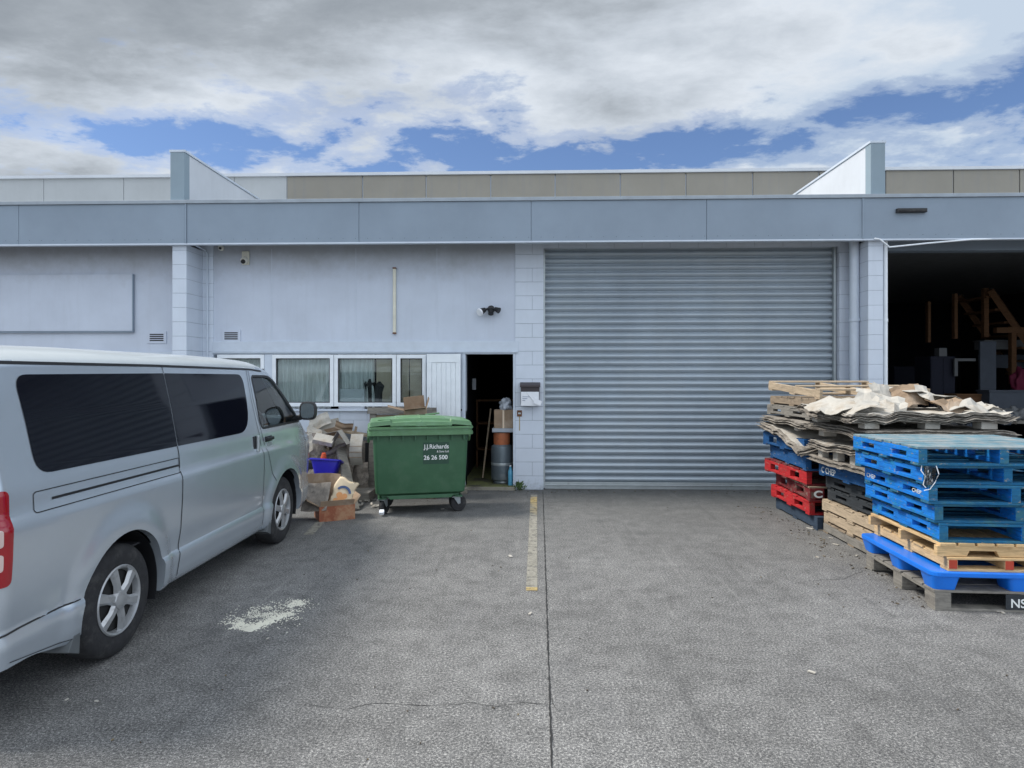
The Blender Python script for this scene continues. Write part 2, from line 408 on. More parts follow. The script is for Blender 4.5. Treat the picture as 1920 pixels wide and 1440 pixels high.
# faded parking line
m, t = newmat('faded_yellow_line'); M['yellow'] = m
tc = t.n('ShaderNodeTexCoord').outputs['Object']; sep = t.n('ShaderNodeSeparateXYZ', ins={0: tc})
n1 = noise_n(t, 22, 6, .7, tc); n2 = noise_n(t, 2.2, 3, .5, tc)
pl = t.ramp(n1, [(.3, (.20, .185, .155)), (.6, (.30, .285, .24))])
yl = t.ramp(n1, [(.3, (.32, .23, .08)), (.6, (.52, .38, .13))])
yy = t.math('MULTIPLY_ADD', sep.outputs[1], 1.0, 0.)
far = t.ramp(t.math('MULTIPLY_ADD', yy, 1/3., -6.0/3.), [(.45, 0.), (.95, 1.)])
near = t.ramp(yy, [(0., 0.), (1., 0.)])
nearm = t.math('MULTIPLY', t.math('LESS_THAN', yy, 5.02), .8)
k = t.math('MAXIMUM', t.math('MULTIPLY', far, t.ramp(n2, [(.44, .0), (.54, 1.)])), nearm)
c = t.mix(k, pl, yl)
p = t.n('ShaderNodeBsdfPrincipled', ins={'Base Color': c, 'Roughness': .8})
tr = t.n('ShaderNodeBsdfTransparent')
al = t.ramp(noise_n(t, 13, 7, .8, tc), [(.36, .3), (.52, .9)])
mx = t.n('ShaderNodeMixShader', ins={0: al, 1: tr.outputs[0], 2: p.outputs[0]})
t.n('ShaderNodeOutputMaterial', ins={0: mx.outputs[0]})
a, b = gr(1001, 928), gr(997, 1108)
struct('parking_line', strip([a, b], .088, .004, 0, .2), m, fixn=False)
a, b = gr(605, 975), gr(578, 1003)
struct('parking_line', strip([a, b], .10, .004, 0, .2), m, fixn=False)

# ------------------------------------------------------------------ warehouse
YW, YP, YF = 9.32, 8.87, 8.80
W = thing('warehouse', 'long pale lavender-grey warehouse with deep grey fascia, roller door and open doorway', 'building', (0, YW, 0))
def wb(*a, **k): return MB().bx(*a)
def part(name, mb, m, bevel=0, smooth=False, parent=None, label=None):
    for i, v in enumerate(mb.v): mb.v[i] = v-Vector((0, YW, 0))
    return mb.build(name, m, parent or W, bevel, smooth, label=label)
ZS = fz(960, 452, YF)           # fascia bottom
ZFT = fz(960, 377, YF)          # fascia top
ZTOP = ZS+.12
x377, x400 = fx(377, YW), fx(400, YW)
x797, x872, x966, x1019 = fx(797, YW), fx(873, YW), fx(966, YW), fx(1019, YW)
zt0, zt1 = fz(700, 640, YW), fz(700, 659, YW)
zsill = fz(700, 767, YW)
DH = fz(920, 664, YW)
# block walls
mb = MB(); mb.bx(x377-.02, x400, YW, YW+.2, 0, ZTOP); part('pier', mb, M['pier'])
mb = MB(); mb.bx(x400, x872, YW+.005, YW+.2, 0, zsill-.03); part('lower_wall', mb, M['block'])
mb = MB(); mb.bx(x966, x1019, YW, YW+.2, 0, ZTOP); part('pier', mb, M['pier'])
x1562, x1574 = fx(1562, 9.5), fx(1574, YW)
xpl = fx(1628, YP); xpr = fx(1656, YP)
mb = MB(); mb.bx(x1574, xpl+.02, YW, YW+.2, 0, ZTOP); mb.bx(x1562, x1574-.002, YW+.06, YW+.25, 0, ZTOP); part('pier', mb, M['pier'])
# board walls
mb = MB(); mb.bx(x400, x966-.001, YW+.012, YW+.1, zt1, ZTOP)
part('upper_wall', mb, M['board'])
for u in (509, 667, 819):
    x = fx(u, YW); mb = MB(); mb.bx(x-.003, x+.003, YW+.009, YW+.012, zt0, ZTOP-.1); part('joint_strip', mb, M['trim'])
mb = MB(); mb.bx(x400-.01, fx(972, YW), YW-.012, YW+.011, zt1, zt0); mb.bx(x400-.01, fx(972, YW), YW-.03, YW+.011, zt1-.02, zt1-.001)
part('head_trim', mb, M['trim'], .003)
# left bay
xl0, xl1 = -13.0, fx(323, YP)+.03
mb = MB(); mb.bx(xl0, xl1, YW+.01, YW+.15, 1.98, ZTOP); part('upper_wall', mb, M['board'])
mb = MB(); mb.bx(xl0, xl1, YW+.01, YW+.15, 0, .9); part('lower_wall', mb, M['block'])
mb = MB(); mb.bx(xl0, xl1, YW-.02, YW+.009, 1.95, 2.0); part('head_trim', mb, M['trim'])
wf = MB()
for i in range(7):
    x = xl1-.06-i*1.2; wf.bx(x-.05, x, YW+.02, YW+.08, .9, 1.98)
wfo = part('window_frame', wf, M['white'])
mb = MB(); mb.bx(xl0, xl1, YW+.05, YW+.055, .9, 1.98); part('pane', mb, M['glass'], parent=wfo)
# sign board + its rails
sg = MB(); sg.bx(fx(-160, YW), fx(250, YW), YW-.03, YW-.0, fz(100, 621, YW), fz(100, 515, YW))
part('sign_board', sg, M['board'], .004, label='blank painted sign board')
mb = MB(); mb.bx(fx(-160, YW), fx(252, YW), YW-.034, YW-.001, fz(100, 624, YW), fz(100, 621.5, YW)); mb.bx(fx(250.3, YW), fx(252, YW), YW-.034, YW-.001, fz(100, 621, YW), fz(100, 515, YW))
part('sign_edge', mb, M['fascia'])
# vents
def vent(u0, u1, v0, v1):
    x0, x1 = fx(u0, YW), fx(u1, YW); z0, z1 = fz(u0, v1, YW), fz(u0, v0, YW)
    mb = MB(); mb.bx(x0-.04, x1+.04, YW-.004, YW+.012, z0-.03, z1+.03)
    o = part('vent', mb, M['board'], .002)
    s = MB(); n = 4
    for i in range(n):
        zc = z0+(i+.5)*(z1-z0)/n; s.bx(x0, x1, YW-.006, YW-.0045, zc-.011, zc+.007)
    part('louvre', s, M['black'], parent=o)
vent(281, 307, 625, 640); vent(421, 446, 622, 637)
# pillars
for (u0, u1) in ((323, 349.5), (1628, 1656)):
    mb = MB(); mb.bx(fx(u0, YP), fx(u1, YP), YP, YW+.009, 0, ZS-.004); part('pillar', mb, M['pier'], .004)
# far right pier and fascia run past the frame
mb = MB(); mb.bx(10.2, 10.4, YP, YW+.2, 0, ZS-.004); mb.bx(10.4, 13, YW, YW+.2, 0, ZTOP); part('pier', mb, M['pier'])
# soffit + lintel
mb = MB(); mb.bx(-13, 13, YF+.07, YW+.3, ZTOP, ZTOP+.05); part('soffit', mb, M['soffit'])
mb = MB(); mb.bx(xpr, 13, YW+.02, YW+.2, ZS-.06, ZTOP-.002); part('lintel', mb, M['fascia'])
mb = MB(); mb.bx(x1019, x1574, YW+.02, YW+.12, fz(1290, 463, YW), ZTOP-.002); part('lintel', mb, M['block'])
# fascia panels
js = [-13]+[fx(u, YF) for u in (-285, 35, 350, 673, 996, 1325, 1617, 1935, 2250)]+[13]
for a_, b_ in zip(js[:-1], js[1:]):
    mb = MB(); mb.bx(a_+.003, b_-.003, YF, YF+.05, ZS, ZFT); part('fascia_panel', mb, M['fascia'], .003)
mb = MB(); mb.bx(-13, 13, YF+.012, YF+.06, ZS+.02, ZFT-.02); part('fascia_backing', mb, M['fascia'])
mb = MB(); mb.bx(-13, 13, YF-.006, YF+.07, ZS-.022, ZS-.001); part('drip_edge', mb, M['trim'], .002)
mb = MB(); mb.bx(-13, 13, YF-.022, YF+.16, ZFT+.001, ZFT+.05); part('capping', mb, M['cap'], .004)
for u in (349, 1617.5):
    x = fx(u, YF); mb = MB(); mb.bx(x-.008, x+.008, YF-.014, YF-.001, ZS, ZFT); part('cover_strip', mb, M['fascia'])
sc = MB()
for k in range(150):
    x = -12.8+k*.17
    sc.lathe([(.004, 0), (.004, .002)], 6, T(x, YF-.002, ZS+.05) @ RX(R(90)))
part('fixing', sc, M['black'])
# wing walls above the roof
for (u0, u1, v) in ((322, 347, 287), (1631, 1657, 270)):
    x0, x1 = fx(u0, YF+.05), fx(u1, YF+.05); z = fz((u0+u1)/2, v, YF+.05)
    mb = MB(); mb.bx(x0, x1, YF+.165, 16, 3.8, z); o = part('parapet_wing', mb, M['winggrey'], .004)
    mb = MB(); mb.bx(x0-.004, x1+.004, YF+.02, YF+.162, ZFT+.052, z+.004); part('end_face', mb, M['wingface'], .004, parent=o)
    mb = MB(); mb.bx(x0-.015, x1+.015, YF+.015, 16, z+.005, z+.035); part('wing_capping', mb, M['trim'], parent=o)
# roof, back and side walls, inner partitions (all closed so interiors stay dark)
mb = MB(); mb.bx(-13, 13, YF+.17, 20, 3.86, 3.92); part('roof', mb, M['roof'])
mb = MB(); mb.bx(-13, 13, 20, 20.2, 0, 3.92); mb.bx(-13.2, -13, YW, 20, 0, 3.92); mb.bx(13, 13.2, YW, 20, 0, 3.92)
part('outer_wall', mb, M['dark_in'])
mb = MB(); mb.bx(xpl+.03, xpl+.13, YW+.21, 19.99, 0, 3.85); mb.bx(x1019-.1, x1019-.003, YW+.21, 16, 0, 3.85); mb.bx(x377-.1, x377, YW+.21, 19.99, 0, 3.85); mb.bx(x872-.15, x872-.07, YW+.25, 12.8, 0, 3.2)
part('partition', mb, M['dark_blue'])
mb = MB(); mb.bx(x377, x872-.16, 11.6, 11.7, 0, 3.85); mb.bx(x377, x872-.16, YW+.21, 11.6, 2.5, 2.56); part('office_lining', mb, M['dark_in'])
# doorway floor + step
mb = MB(); mb.bx(x872-.06, x966-.01, YW-.03, 12, .02, .05); part('door_floor', mb, M['floor'])
mb = MB(); mb.bx(x872-.02, x966+.0, YW-.06, YW-.031, 0, .045); part('threshold', mb, M['stepc'])
# door frame
df = MB(); df.bx(x872-.05, x872, YW-.012, YW+.2, 0, DH); df.bx(x966-.03, x966-.002, YW-.012, YW+.2, .05, DH); df.bx(x872-.05, x966-.002, YW-.012, YW+.2, DH+.001, zt1-.022)
part('door_frame', df, M['trim'], .003)
# open door leaf folded flat on the wall
x800, x870 = fx(801, YW-.06), fx(864, YW-.06)
dl = MB(); dz0, dz1 = .06, DH+.0
dl.bx(x800, x870, YW-.085, YW-.055, dz0, dz1)
dr = part('door', dl, M['white'], .002, label='white boarded door folded open against the wall')
fr_ = MB()
fr_.bx(x800, x870, YW-.1, YW-.086, dz1-.12, dz1); fr_.bx(x800, x800+.07, YW-.1, YW-.086, dz0, dz1-.121); fr_.bx(x870-.07, x870, YW-.1, YW-.086, dz0, dz1-.121)
n = 5; w_ = (x870-x800-.14)/n
for i in range(n): fr_.bx(x800+.07+i*w_+.004, x800+.07+(i+1)*w_-.003, YW-.093, YW-.086, dz0+.01, dz1-.125)
part('door_panel', fr_, M['white'], .002, parent=dr)
kx, kz = fx(806, YW), fz(806, 767, YW)
kb = MB(); kb.lathe([(.012, 0), (.012, .03), (.03, .04), (.034, .055), (.026, .07), (0, .075)], 16, T(kx+.01, YW-.1, kz) @ RX(R(90)))
part('handle', kb, M['black'], smooth=True, parent=dr)
# windows
def window(u0, u1, v0=665, v1=762, lab=None):
    x0, x1, z0, z1 = fx(u0, YW), fx(u1, YW), fz(u0, v1, YW), fz(u0, v0, YW)
    f = MB(); w = .055
    f.bx(x0, x1, YW-.02, YW+.06, z0, z0+w); f.bx(x0, x1, YW-.02, YW+.06, z1-w, z1)
    f.bx(x0, x0+w, YW-.02, YW+.06, z0+w, z1-w); f.bx(x1-w, x1, YW-.02, YW+.06, z0+w, z1-w)
    o = part('window_frame', f, M['white'], .004)
    p_ = MB(); p_.bx(x0+w, x1-w, YW+.02, YW+.024, z0+w, z1-w); part('pane', p_, M['glass'], parent=o)
    bd = MB(); b = .012
    bd.bx(x0+w, x1-w, YW-.004, YW+.019, z0+w, z0+w+b); bd.bx(x0+w, x1-w, YW-.004, YW+.019, z1-w-b, z1-w)
    bd.bx(x0+w, x0+w+b, YW-.004, YW+.019, z0+w+b, z1-w-b); bd.bx(x1-w-b, x1-w, YW-.004, YW+.019, z0+w+b, z1-w-b)
    part('glazing_bead', bd, M['darkrubber'], parent=o)
window(408, 496); window(511, 626); window(627, 743); window(744, 799)
mb = MB(); mb.bx(x400, x872-.052, YW+.0, YW+.1, fz(700, 664, YW), zt1-.021); mb.bx(fx(496, YW)+.002, fx(511, YW)-.002, YW-.005, YW+.06, zsill, fz(700, 664.3, YW))
mb.bx(fx(799, YW)+.002, x872-.052, YW+.0, YW+.05, zsill, fz(700, 664.3, YW))
part('window_surround', mb, M['trim'], .002)
mb = MB(); mb.bx(x400, x797, YW-.05, YW+.12, zsill-.028, zsill-.002); part('window_sill', mb, M['trim'], .003)
# roller door
xr0, xr1 = x1019, fx(1562, 9.45); zr0, zr1 = .10, fz(1290, 455, 9.45)
prof = []; n = 35; pitch = (zr1-zr0)/n
rd = MB(); K = 11
rows = []
for i in range(n):
    for k in range(K):
        s_ = k/(K-1)
        yy_ = (9.446-.036*math.sin(math.pi*s_/.84)) if s_ < .84 else 9.462
        rows.append((yy_, zr0+(i+s_*.999)*pitch))
vs = []
for (yy_, zz) in rows: vs += [(xr0, yy_, zz), (xr1, yy_, zz)]
rd.add(vs, [(2*i, 2*i+1, 2*i+3, 2*i+2) for i in range(len(rows)-1)])
rdo = part('roller_door', rd, M['slat'], smooth=60)
mb = MB(); mb.bx(xr0+.02, xr1-.02, 9.405, 9.47, .0, .0999); mb.bx(xr0+.02, xr1-.02, 9.39, 9.404, .05, .065); part('bottom_rail', mb, M['galv'], .004, parent=rdo)
gd = MB(); gd.bx(xr0-.001, xr0+.025, 9.36, 9.41, .02, zr1); gd.bx(xr1-.03, xr1, 9.36, 9.41, .02, zr1); part('guide', gd, M['galv'], parent=rdo)
mb = MB(); mb.bx(xr0-.05, xr1+.1, 9.56, 9.6, 0, 3.85); part('backing', mb, M['dark_in'])
# downpipes and conduits
def pipe(name, pts, r, m, brk=()):
    mb = MB().tube(pts, r, 12)
    for z in brk:
        p0 = pts[0]; mb.tube([(p0[0], p0[1], z-.02), (p0[0], p0[1], z+.02)], r*1.18, 12)
    return part(name, mb, m, smooth=True)
px = fx(1603, 9.1)
pipe('downpipe', [(px, 9.12, .02), (px, 9.12, ZS+.1)], .062, M['trim'], (fz(1603, 600, 9.1), .9))
px = fx(1660, YP+.05)
pipe('downpipe', [(px, YP+.05, .02), (px, YP+.05, ZS+.02)], .028, M['white'], (fz(1660, 600, YP), .9))
px = fx(388, YW-.04)
pipe('conduit', [(px, YW-.03, .3), (px, YW-.03, ZS-.05), (px-.03, YW-.05, ZS+.0), (fx(362, YP+.1), YP+.12, ZS+.02)], .013, M['trim'], (fz(388, 563, YW), fz(388, 640, YW)))
a_ = at(1640, 447, YF-.03); b_ = at(1668, 463.5, YF-.02); c_ = at(1740, 456, YF-.02); d_ = at(1822, 449, YF-.01)
pipe('conduit', [a_, (at(1650, 449, YF-.03)), b_, c_, d_, at(1900, 447.5, YF+.02)], .011, M['white'])

# black slot lamp on fascia
x0, x1 = fx(1679, YF), fx(1735, YF); zc = fz(1700, 396, YF)
sl = thing('slot_lamp', 'slim black lamp fixed high on the right end of the grey fascia', 'lamp', ((x0+x1)/2, YF, zc))
hw = (x1-x0)/2
MB().bx(-hw, hw, -.05, -.001, -.025, .03).build('housing', M['black'], sl, .006)
MB().bx(-hw+.02, hw-.02, -.056, -.05, -.018, .008).build('lens', M['darkrubber'], sl, .002)
# fluorescent batten
x, z0, z1 = fx(740, YW), fz(740, 626, YW), fz(740, 503, YW)
fl = thing('lamp_batten', 'cream vertical tube lamp batten on the wall above the windows', 'lamp', (x, YW+.01, z0))
MB().bx(-.022, .022, -.035, -.002, .02, z1-z0-.01).build('batten', M['cream'], fl, .006)
e = MB(); e.bx(-.026, .026, -.04, -.002, 0, .019); e.bx(-.026, .026, -.04, -.002, z1-z0-.009, z1-z0+.01); e.build('end_cap', M['rust'], fl, .003)
# dome camera
cx, cz = fx(415, YW), fz(415, 465, YW)
dc = thing('security_camera', 'small white dome camera tucked under the fascia', 'camera', (cx, YW+.01, cz))
MB().lathe([(.04, 0), (.042, .03), (.03, .05), (0, .055)], 16, RX(R(90)) @ T(0, 0, .0)).build('housing', M['camwhite'], dc, smooth=True)
MB().lathe([(.02, 0), (.018, .018), (0, .025)], 12, T(.005, -.045, -.012) @ RX(R(100))).build('lens', M['black'], dc, smooth=True)
cx, cz = fx(461, YW), fz(461, 484, YW)
dc = thing('security_camera', 'larger cream camera on a square backplate, black eye pointing down', 'camera', (cx, YW+.01, cz))
MB().bx(-.055, .055, -.03, -.002, -.10, .10).build('backplate', M['cream'], dc, .01)
MB().lathe([(.05, 0), (.052, .06), (.04, .085), (0, .09)], 20, T(0, -.02, -.02) @ RX(R(120))).build('housing', M['camwhite'], dc, smooth=True)
MB().lathe([(.033, 0), (.03, .02), (0, .026)], 16, T(0, -.095, -.062) @ RX(R(120))).build('lens', M['black'], dc, smooth=True)
# security floodlight, twin heads and sensor
cx, cz = fx(921, YW), fz(921, 580, YW)
fl = thing('security_light', 'black twin spotlight with sensor, one lamp hanging white, above the doorway', 'lamp', (cx, YW+.01, cz))
MB().lathe([(.055, 0), (.055, .03), (.04, .05), (0, .055)], 16, RX(R(90))).build('mount', M['black'], fl, smooth=True)
a1 = MB().tube([(0, -.04, 0), (-.05, -.08, .0), (-.09, -.1, -.02)], .016, 8); a1.tube([(0, -.04, 0), (.05, -.08, -.005), (.075, -.09, -.015)], .016, 8); a1.build('arm', M['black'], fl, smooth=True)
MB().tube([(-.08, -.09, -.01), (-.15, -.13, -.05)], [.03, .055], 14).build('lamp_head', M['black'], fl, smooth=True)
MB().tube([(-.151, -.131, -.051), (-.165, -.145, -.06)], [.06, .052], 14).build('lamp_glass', M['wpaper'], fl, smooth=True)
MB().tube([(.06, -.09, -.0), (.12, -.12, -.03)], [.028, .045], 14).build('lamp_head', M['black'], fl, smooth=True)
MB().tube([(0, -.06, -.01), (0, -.1, -.075)], [.035, .04], 12).build('sensor', M['black'], fl, smooth=True)
# mailbox + papers
cx, cz0, cz1 = fx(994, YW-.08), fz(994, 758, YW-.08), fz(994, 718, YW-.08)
mbx = thing('mailbox', 'dark brown wall letterbox with sloping lid beside the roller door', 'mailbox', (cx, YW, cz0))
hh = cz1-cz0
MB().bx(-.135, .135, -.10, -.002, 0, hh-.05).build('casing', M['mailbox'], mbx, .006)
MB().prism([(-.13, hh-.06), (-.002, hh-.06), (-.002, hh+.01), (-.13, hh-.03)], -.145, .145, lambda p, q, a: Vector((a, p, q))).build('lid', M['mailbox'], mbx, .004)
pp = thing('letter', 'white letters stuffed in and hanging out of the letterbox', 'paper', (cx, YW-.115, cz0-.02))
s_ = MB(); s_.bx(-.13, .125, -.005, 0, 0, .2, RX(R(4)))
s_.add([(-.06, -.02, .2), (.13, -.035, .07), (.08, -.03, .03), (-.04, -.012, .16)], [(0, 1, 2, 3)])
s_.build('sheet', M['wpaper'], pp)
l = MB()
for i in range(4): l.bx(-.11, .02-.03*i, -.0155, -.0145, .15-.025*i, .156-.025*i)
l.build('print', M['print_blue'], pp)
MB().bx(.02, .13, -.04, -.034, .06, .13, RY(R(25))).build('folded_sheet', M['wpaper'], pp)
# rusty bolt plate
bx_, bz = fx(974, YW), fz(974, 775, YW)
lp = thing('bolt_plate', 'small rusty bolt plate with stain on the block pier', 'hardware', (bx_, YW, bz))
MB().bx(-.035, .035, -.012, -.001, -.045, .045).build('plate', M['rust'], lp, .003)
MB().bx(-.02, .02, -.022, -.012, -.012, .012).build('bolt', M['galv'], lp, .002)
MB().bx(-.006, .008, -.0015, -.0005, -.25, -.046).build('rust_streak', mat('streak', (.35, .29, .16), .9), lp)
# ------------------------------------------------------------------ rear building
YB = 12.2
rb = thing('rear_building', 'taller set-back building behind with weathered brown-grey parapet panels', 'building', (0, YB, 0))
zb = fz(960, 325, YB); zb2 = zb
def rpart(name, mb, m, parent=rb, bevel=0):
    for i, v in enumerate(mb.v): mb.v[i] = v-Vector((0, YB, 0))
    return mb.build(name, m, parent, bevel)
xs = [fx(u, YB) for u in (-220, -68, 82, 232, 440, 538)]
for a_, b_ in zip(xs[:-1], xs[1:]):
    rpart('wall_panel', MB().bx(a_+.006, b_-.006, YB, YB+.1, 3.93, zb-.02), M['greywall'])
xs = [fx(538+i*0, YB) for i in (0,)]+[fx(u, YB) for u in (680, 799, 920, 1041, 1163, 1286, 1411, 1535, 1660, 1787, 1911, 2036, 2160)]
for a_, b_ in zip(xs[:-1], xs[1:]):
    rpart('wall_panel', MB().bx(a_+.012, b_-.012, YB-.01, YB+.1, 3.93, zb-.03), M['brownwall'])
rpart('joint_backing', MB().bx(-16, 14, YB+.02, YB+.11, 3.93, zb-.04), M['trim'])
rpart('capping', MB().bx(-16, 14, YB-.05, YB+.2, zb-.02, zb+.035), M['winggrey'])
rpart('main_wall', MB().bx(-16, 14, YB+.12, YB+.2, 3.93, zb-.021), M['brownwall'])
rpart('roof', MB().bx(-16, 14, YB+.201, 24, zb-.2, zb-.1), M['roof'])

# ------------------------------------------------------------------ behind the windows
def curtain(u0, u1, Y, lab, m, zt=None, folds=14):
    x0, x1 = fx(u0, Y), fx(u1, Y); z0, z1 = 1.0, fz(u0, 658, Y)
    def fn(a, b):
        amp = .028+.02*noise.noise(Vector((a*6, b*.7, u0)))
        return (x0+(x1-x0)*a+.012*noise.noise(Vector((a*9, b*2, 3))), Y+amp*math.sin(a*folds*6.28+1.2*noise.noise(Vector((a*4, b, 1)))*2), z0+(z1-z0)*b)
    o = MB().surf(fn, folds*8, 8).build('curtain', m, smooth='all', fixn=False)
    tag(o, lab, 'curtain'); return o
curtain(514, 620, YW+.10, 'pale gathered net curtain behind the window nearest the van', M['curtain'], folds=11)
curtain(634, 702, YW+.10, 'pale net curtain at left half of the middle window', M['curtain'], folds=7)
curtain(412, 492, YW+.18, 'pale curtain behind the window mostly hidden by the van', M['curtain'], folds=8)
o = MB().bx(fx(708, YW+.2), fx(736, YW+.2), YW+.13, YW+.15, 1.1, 2.0).build('board', M['tan']); tag(o, 'tan board leaning inside the middle window', 'board')
o = MB().bx(fx(748, YW+.2), fx(768, YW+.2), YW+.13, YW+.15, 1.1, 2.0); o.bx(fx(770, YW+.2), fx(800, YW+.2), YW+.14, YW+.16, 1.1, 2.02)
tag(o.build('board', M['tan']), 'two tan boards standing inside the narrow window beside the door', 'board')
o = MB().bx(fx(636, YW+.06), fx(684, YW+.06), YW+.04, YW+.065, 1.1, fz(650, 729, YW+.1)); tag(o.build('paper_stack', M['wpaper'], bevel=.004), 'white box standing on the sill inside the middle window', 'box')
bt = thing('cloth_bundle', 'black coat-like bundle hanging inside the middle window', 'cloth', (fx(700, YW+.14), YW+.14, 1.1))
MB().tube([(-.03, 0, .02), (-.03, 0, .3), (-.05, 0, .44), (-.05, 0, .5)], [.06, .07, .09, .03], 10).build('cloth', M['black'], bt, smooth=True)
MB().tube([(.07, 0, .02), (.08, 0, .3), (.1, 0, .4), (.09, 0, .46)], [.06, .06, .07, .02], 10).build('sleeve', M['seat'], bt, smooth=True)

# gas bottle and things in the doorway
gx, gy = fx(941, 9.62), 9.62
gb = thing('gas_cylinder', 'grey gas cylinder with orange collar just inside the doorway', 'gas cylinder', (gx, gy, .05))
MB().lathe([(.13, 0), (.14, .02), (.135, .04), (.155, .06), (.16, .1), (.16, .5), (.15, .55), (.11, .585), (0, .60)], 28).build('tank', M['gas'], gb, smooth=30)
MB().lathe([(.12, .575), (.125, .62), (.125, .75), (.118, .75), (.118, .6)], 24).build('collar', M['gas_or'], gb, smooth=30)
MB().lathe([(.162, .27), (.164, .28), (.164, .30), (.162, .31)], 28).build('band', M['galv'], gb, smooth=True)
zb0 = .05+.76
o = MB().bx(-.15, .17, -.12, .12, 0, .06).build('tray', M['clearpl'], None, .008, loc=(gx+.01, gy, zb0)); tag(o, 'grey flat tray lying on top of the gas cylinder', 'tray')
cb = thing('carton', 'brown carton on the tray above the gas cylinder', 'box', (gx+.02, gy, zb0+.062))
MB().bx(-.13, .15, -.11, .11, 0, .27).build('body', M['card'], cb, .004)
MB().bx(-.005, .02, -.1115, .1115, .0, .272).build('tape', M['tan'], cb)
def blob(name, c, r, m, lab, cat, seed=0, amp=.35, sq=(1, 1, 1)):
    bm = bmesh.new(); bmesh.ops.create_icosphere(bm, subdivisions=4, radius=1)
    for v in bm.verts:
        k = 1+amp*noise.noise(v.co*1.7+Vector((seed, 0, 0)))+amp*.6*abs(noise.noise(v.co*4+Vector((0, seed, 0))))
        v.co = Vector((v.co.x*sq[0]*r*k, v.co.y*sq[1]*r*k, max(-.8, v.co.z)*sq[2]*r*k))
    me = bpy.data.meshes.new(name); bm.to_mesh(me); bm.free(); me.materials.append(m)
    for p_ in me.polygons: p_.use_smooth = True
    o = bpy.data.objects.new(name, me); COL.objects.link(o); o.location = c
    return tag(o, lab, cat)
blob('plastic_bag', (gx+.05, gy-.02, zb0+.40), .085, M['clearpl'], 'crumpled clear plastic bag on top of the brown carton', 'bag', 3, .6, (1.1, 1, 1))
wbt = thing('water_bottle', 'pale blue plastic bottle at the doorway beside the gas cylinder', 'bottle', (fx(957, 9.4), 9.41, .05))
MB().lathe([(.033, 0), (.036, .01), (.034, .08), (.036, .15), (.034, .2), (.016, .245), (.014, .27)], 18).build('body', M['bottle'], wbt, smooth=30)
MB().lathe([(.016, .271), (.016, .29), (0, .29)], 14).build('cap', M['wpaper'], wbt, smooth=30)
o = MB().tube([(fx(905, 10), 10, .06), (fx(921, 10.4), 10.3, 1.12)], .014, 8).build('pole', M['palewood'], smooth=True); tag(o, 'thin pale stick leaning in the dark doorway', 'stick')
o = MB().bx(fx(886, 10.4), fx(893, 10.4), 10.35, 10.36, 1.42, 1.6).build('notice', M['clearpl']); tag(o, 'small dim notice on the wall deep inside the doorway', 'notice')
sh = thing('shelf', 'dark brown shelf unit deep inside the doorway', 'shelf', (fx(925, 11.2), 11.2, .05))
for z in (.3, .75, 1.15): MB().bx(-.3, .35, 0, .35, z, z+.03).build('shelf_board', M['timber_in'], sh)
for x in (-.3, .33): MB().bx(x, x+.03, 0, .35, 0, 1.149).build('upright', M['timber_in'], sh)
# weed at the pier foot
wd = MB(); c0 = gr(974, 920); c0.y = YW-.05
for k in range(90):
    a = random.uniform(0, 6.28); l_ = random.uniform(.03, .2); zz = random.uniform(.0, .17)
    p0 = c0+Vector((random.gauss(0, .04), random.gauss(0, .015), zz*.6)); d = Vector((math.cos(a)*.8, math.sin(a)*.35-.1, random.uniform(.1, 1))).normalized()
    s_ = d.cross(Vector((random.random(), 1, 0))).normalized()*random.uniform(.005, .013)
    e_ = p0+d*l_*.45
    wd.add([p0-s_*.3, p0+d*l_*.2-s_, e_, p0+d*l_*.2+s_], [(0, 1, 2, 3)])
tag(wd.build('weed', M['leaf'], fixn=False), 'small green weed growing at the foot of the doorway pier', 'plant')

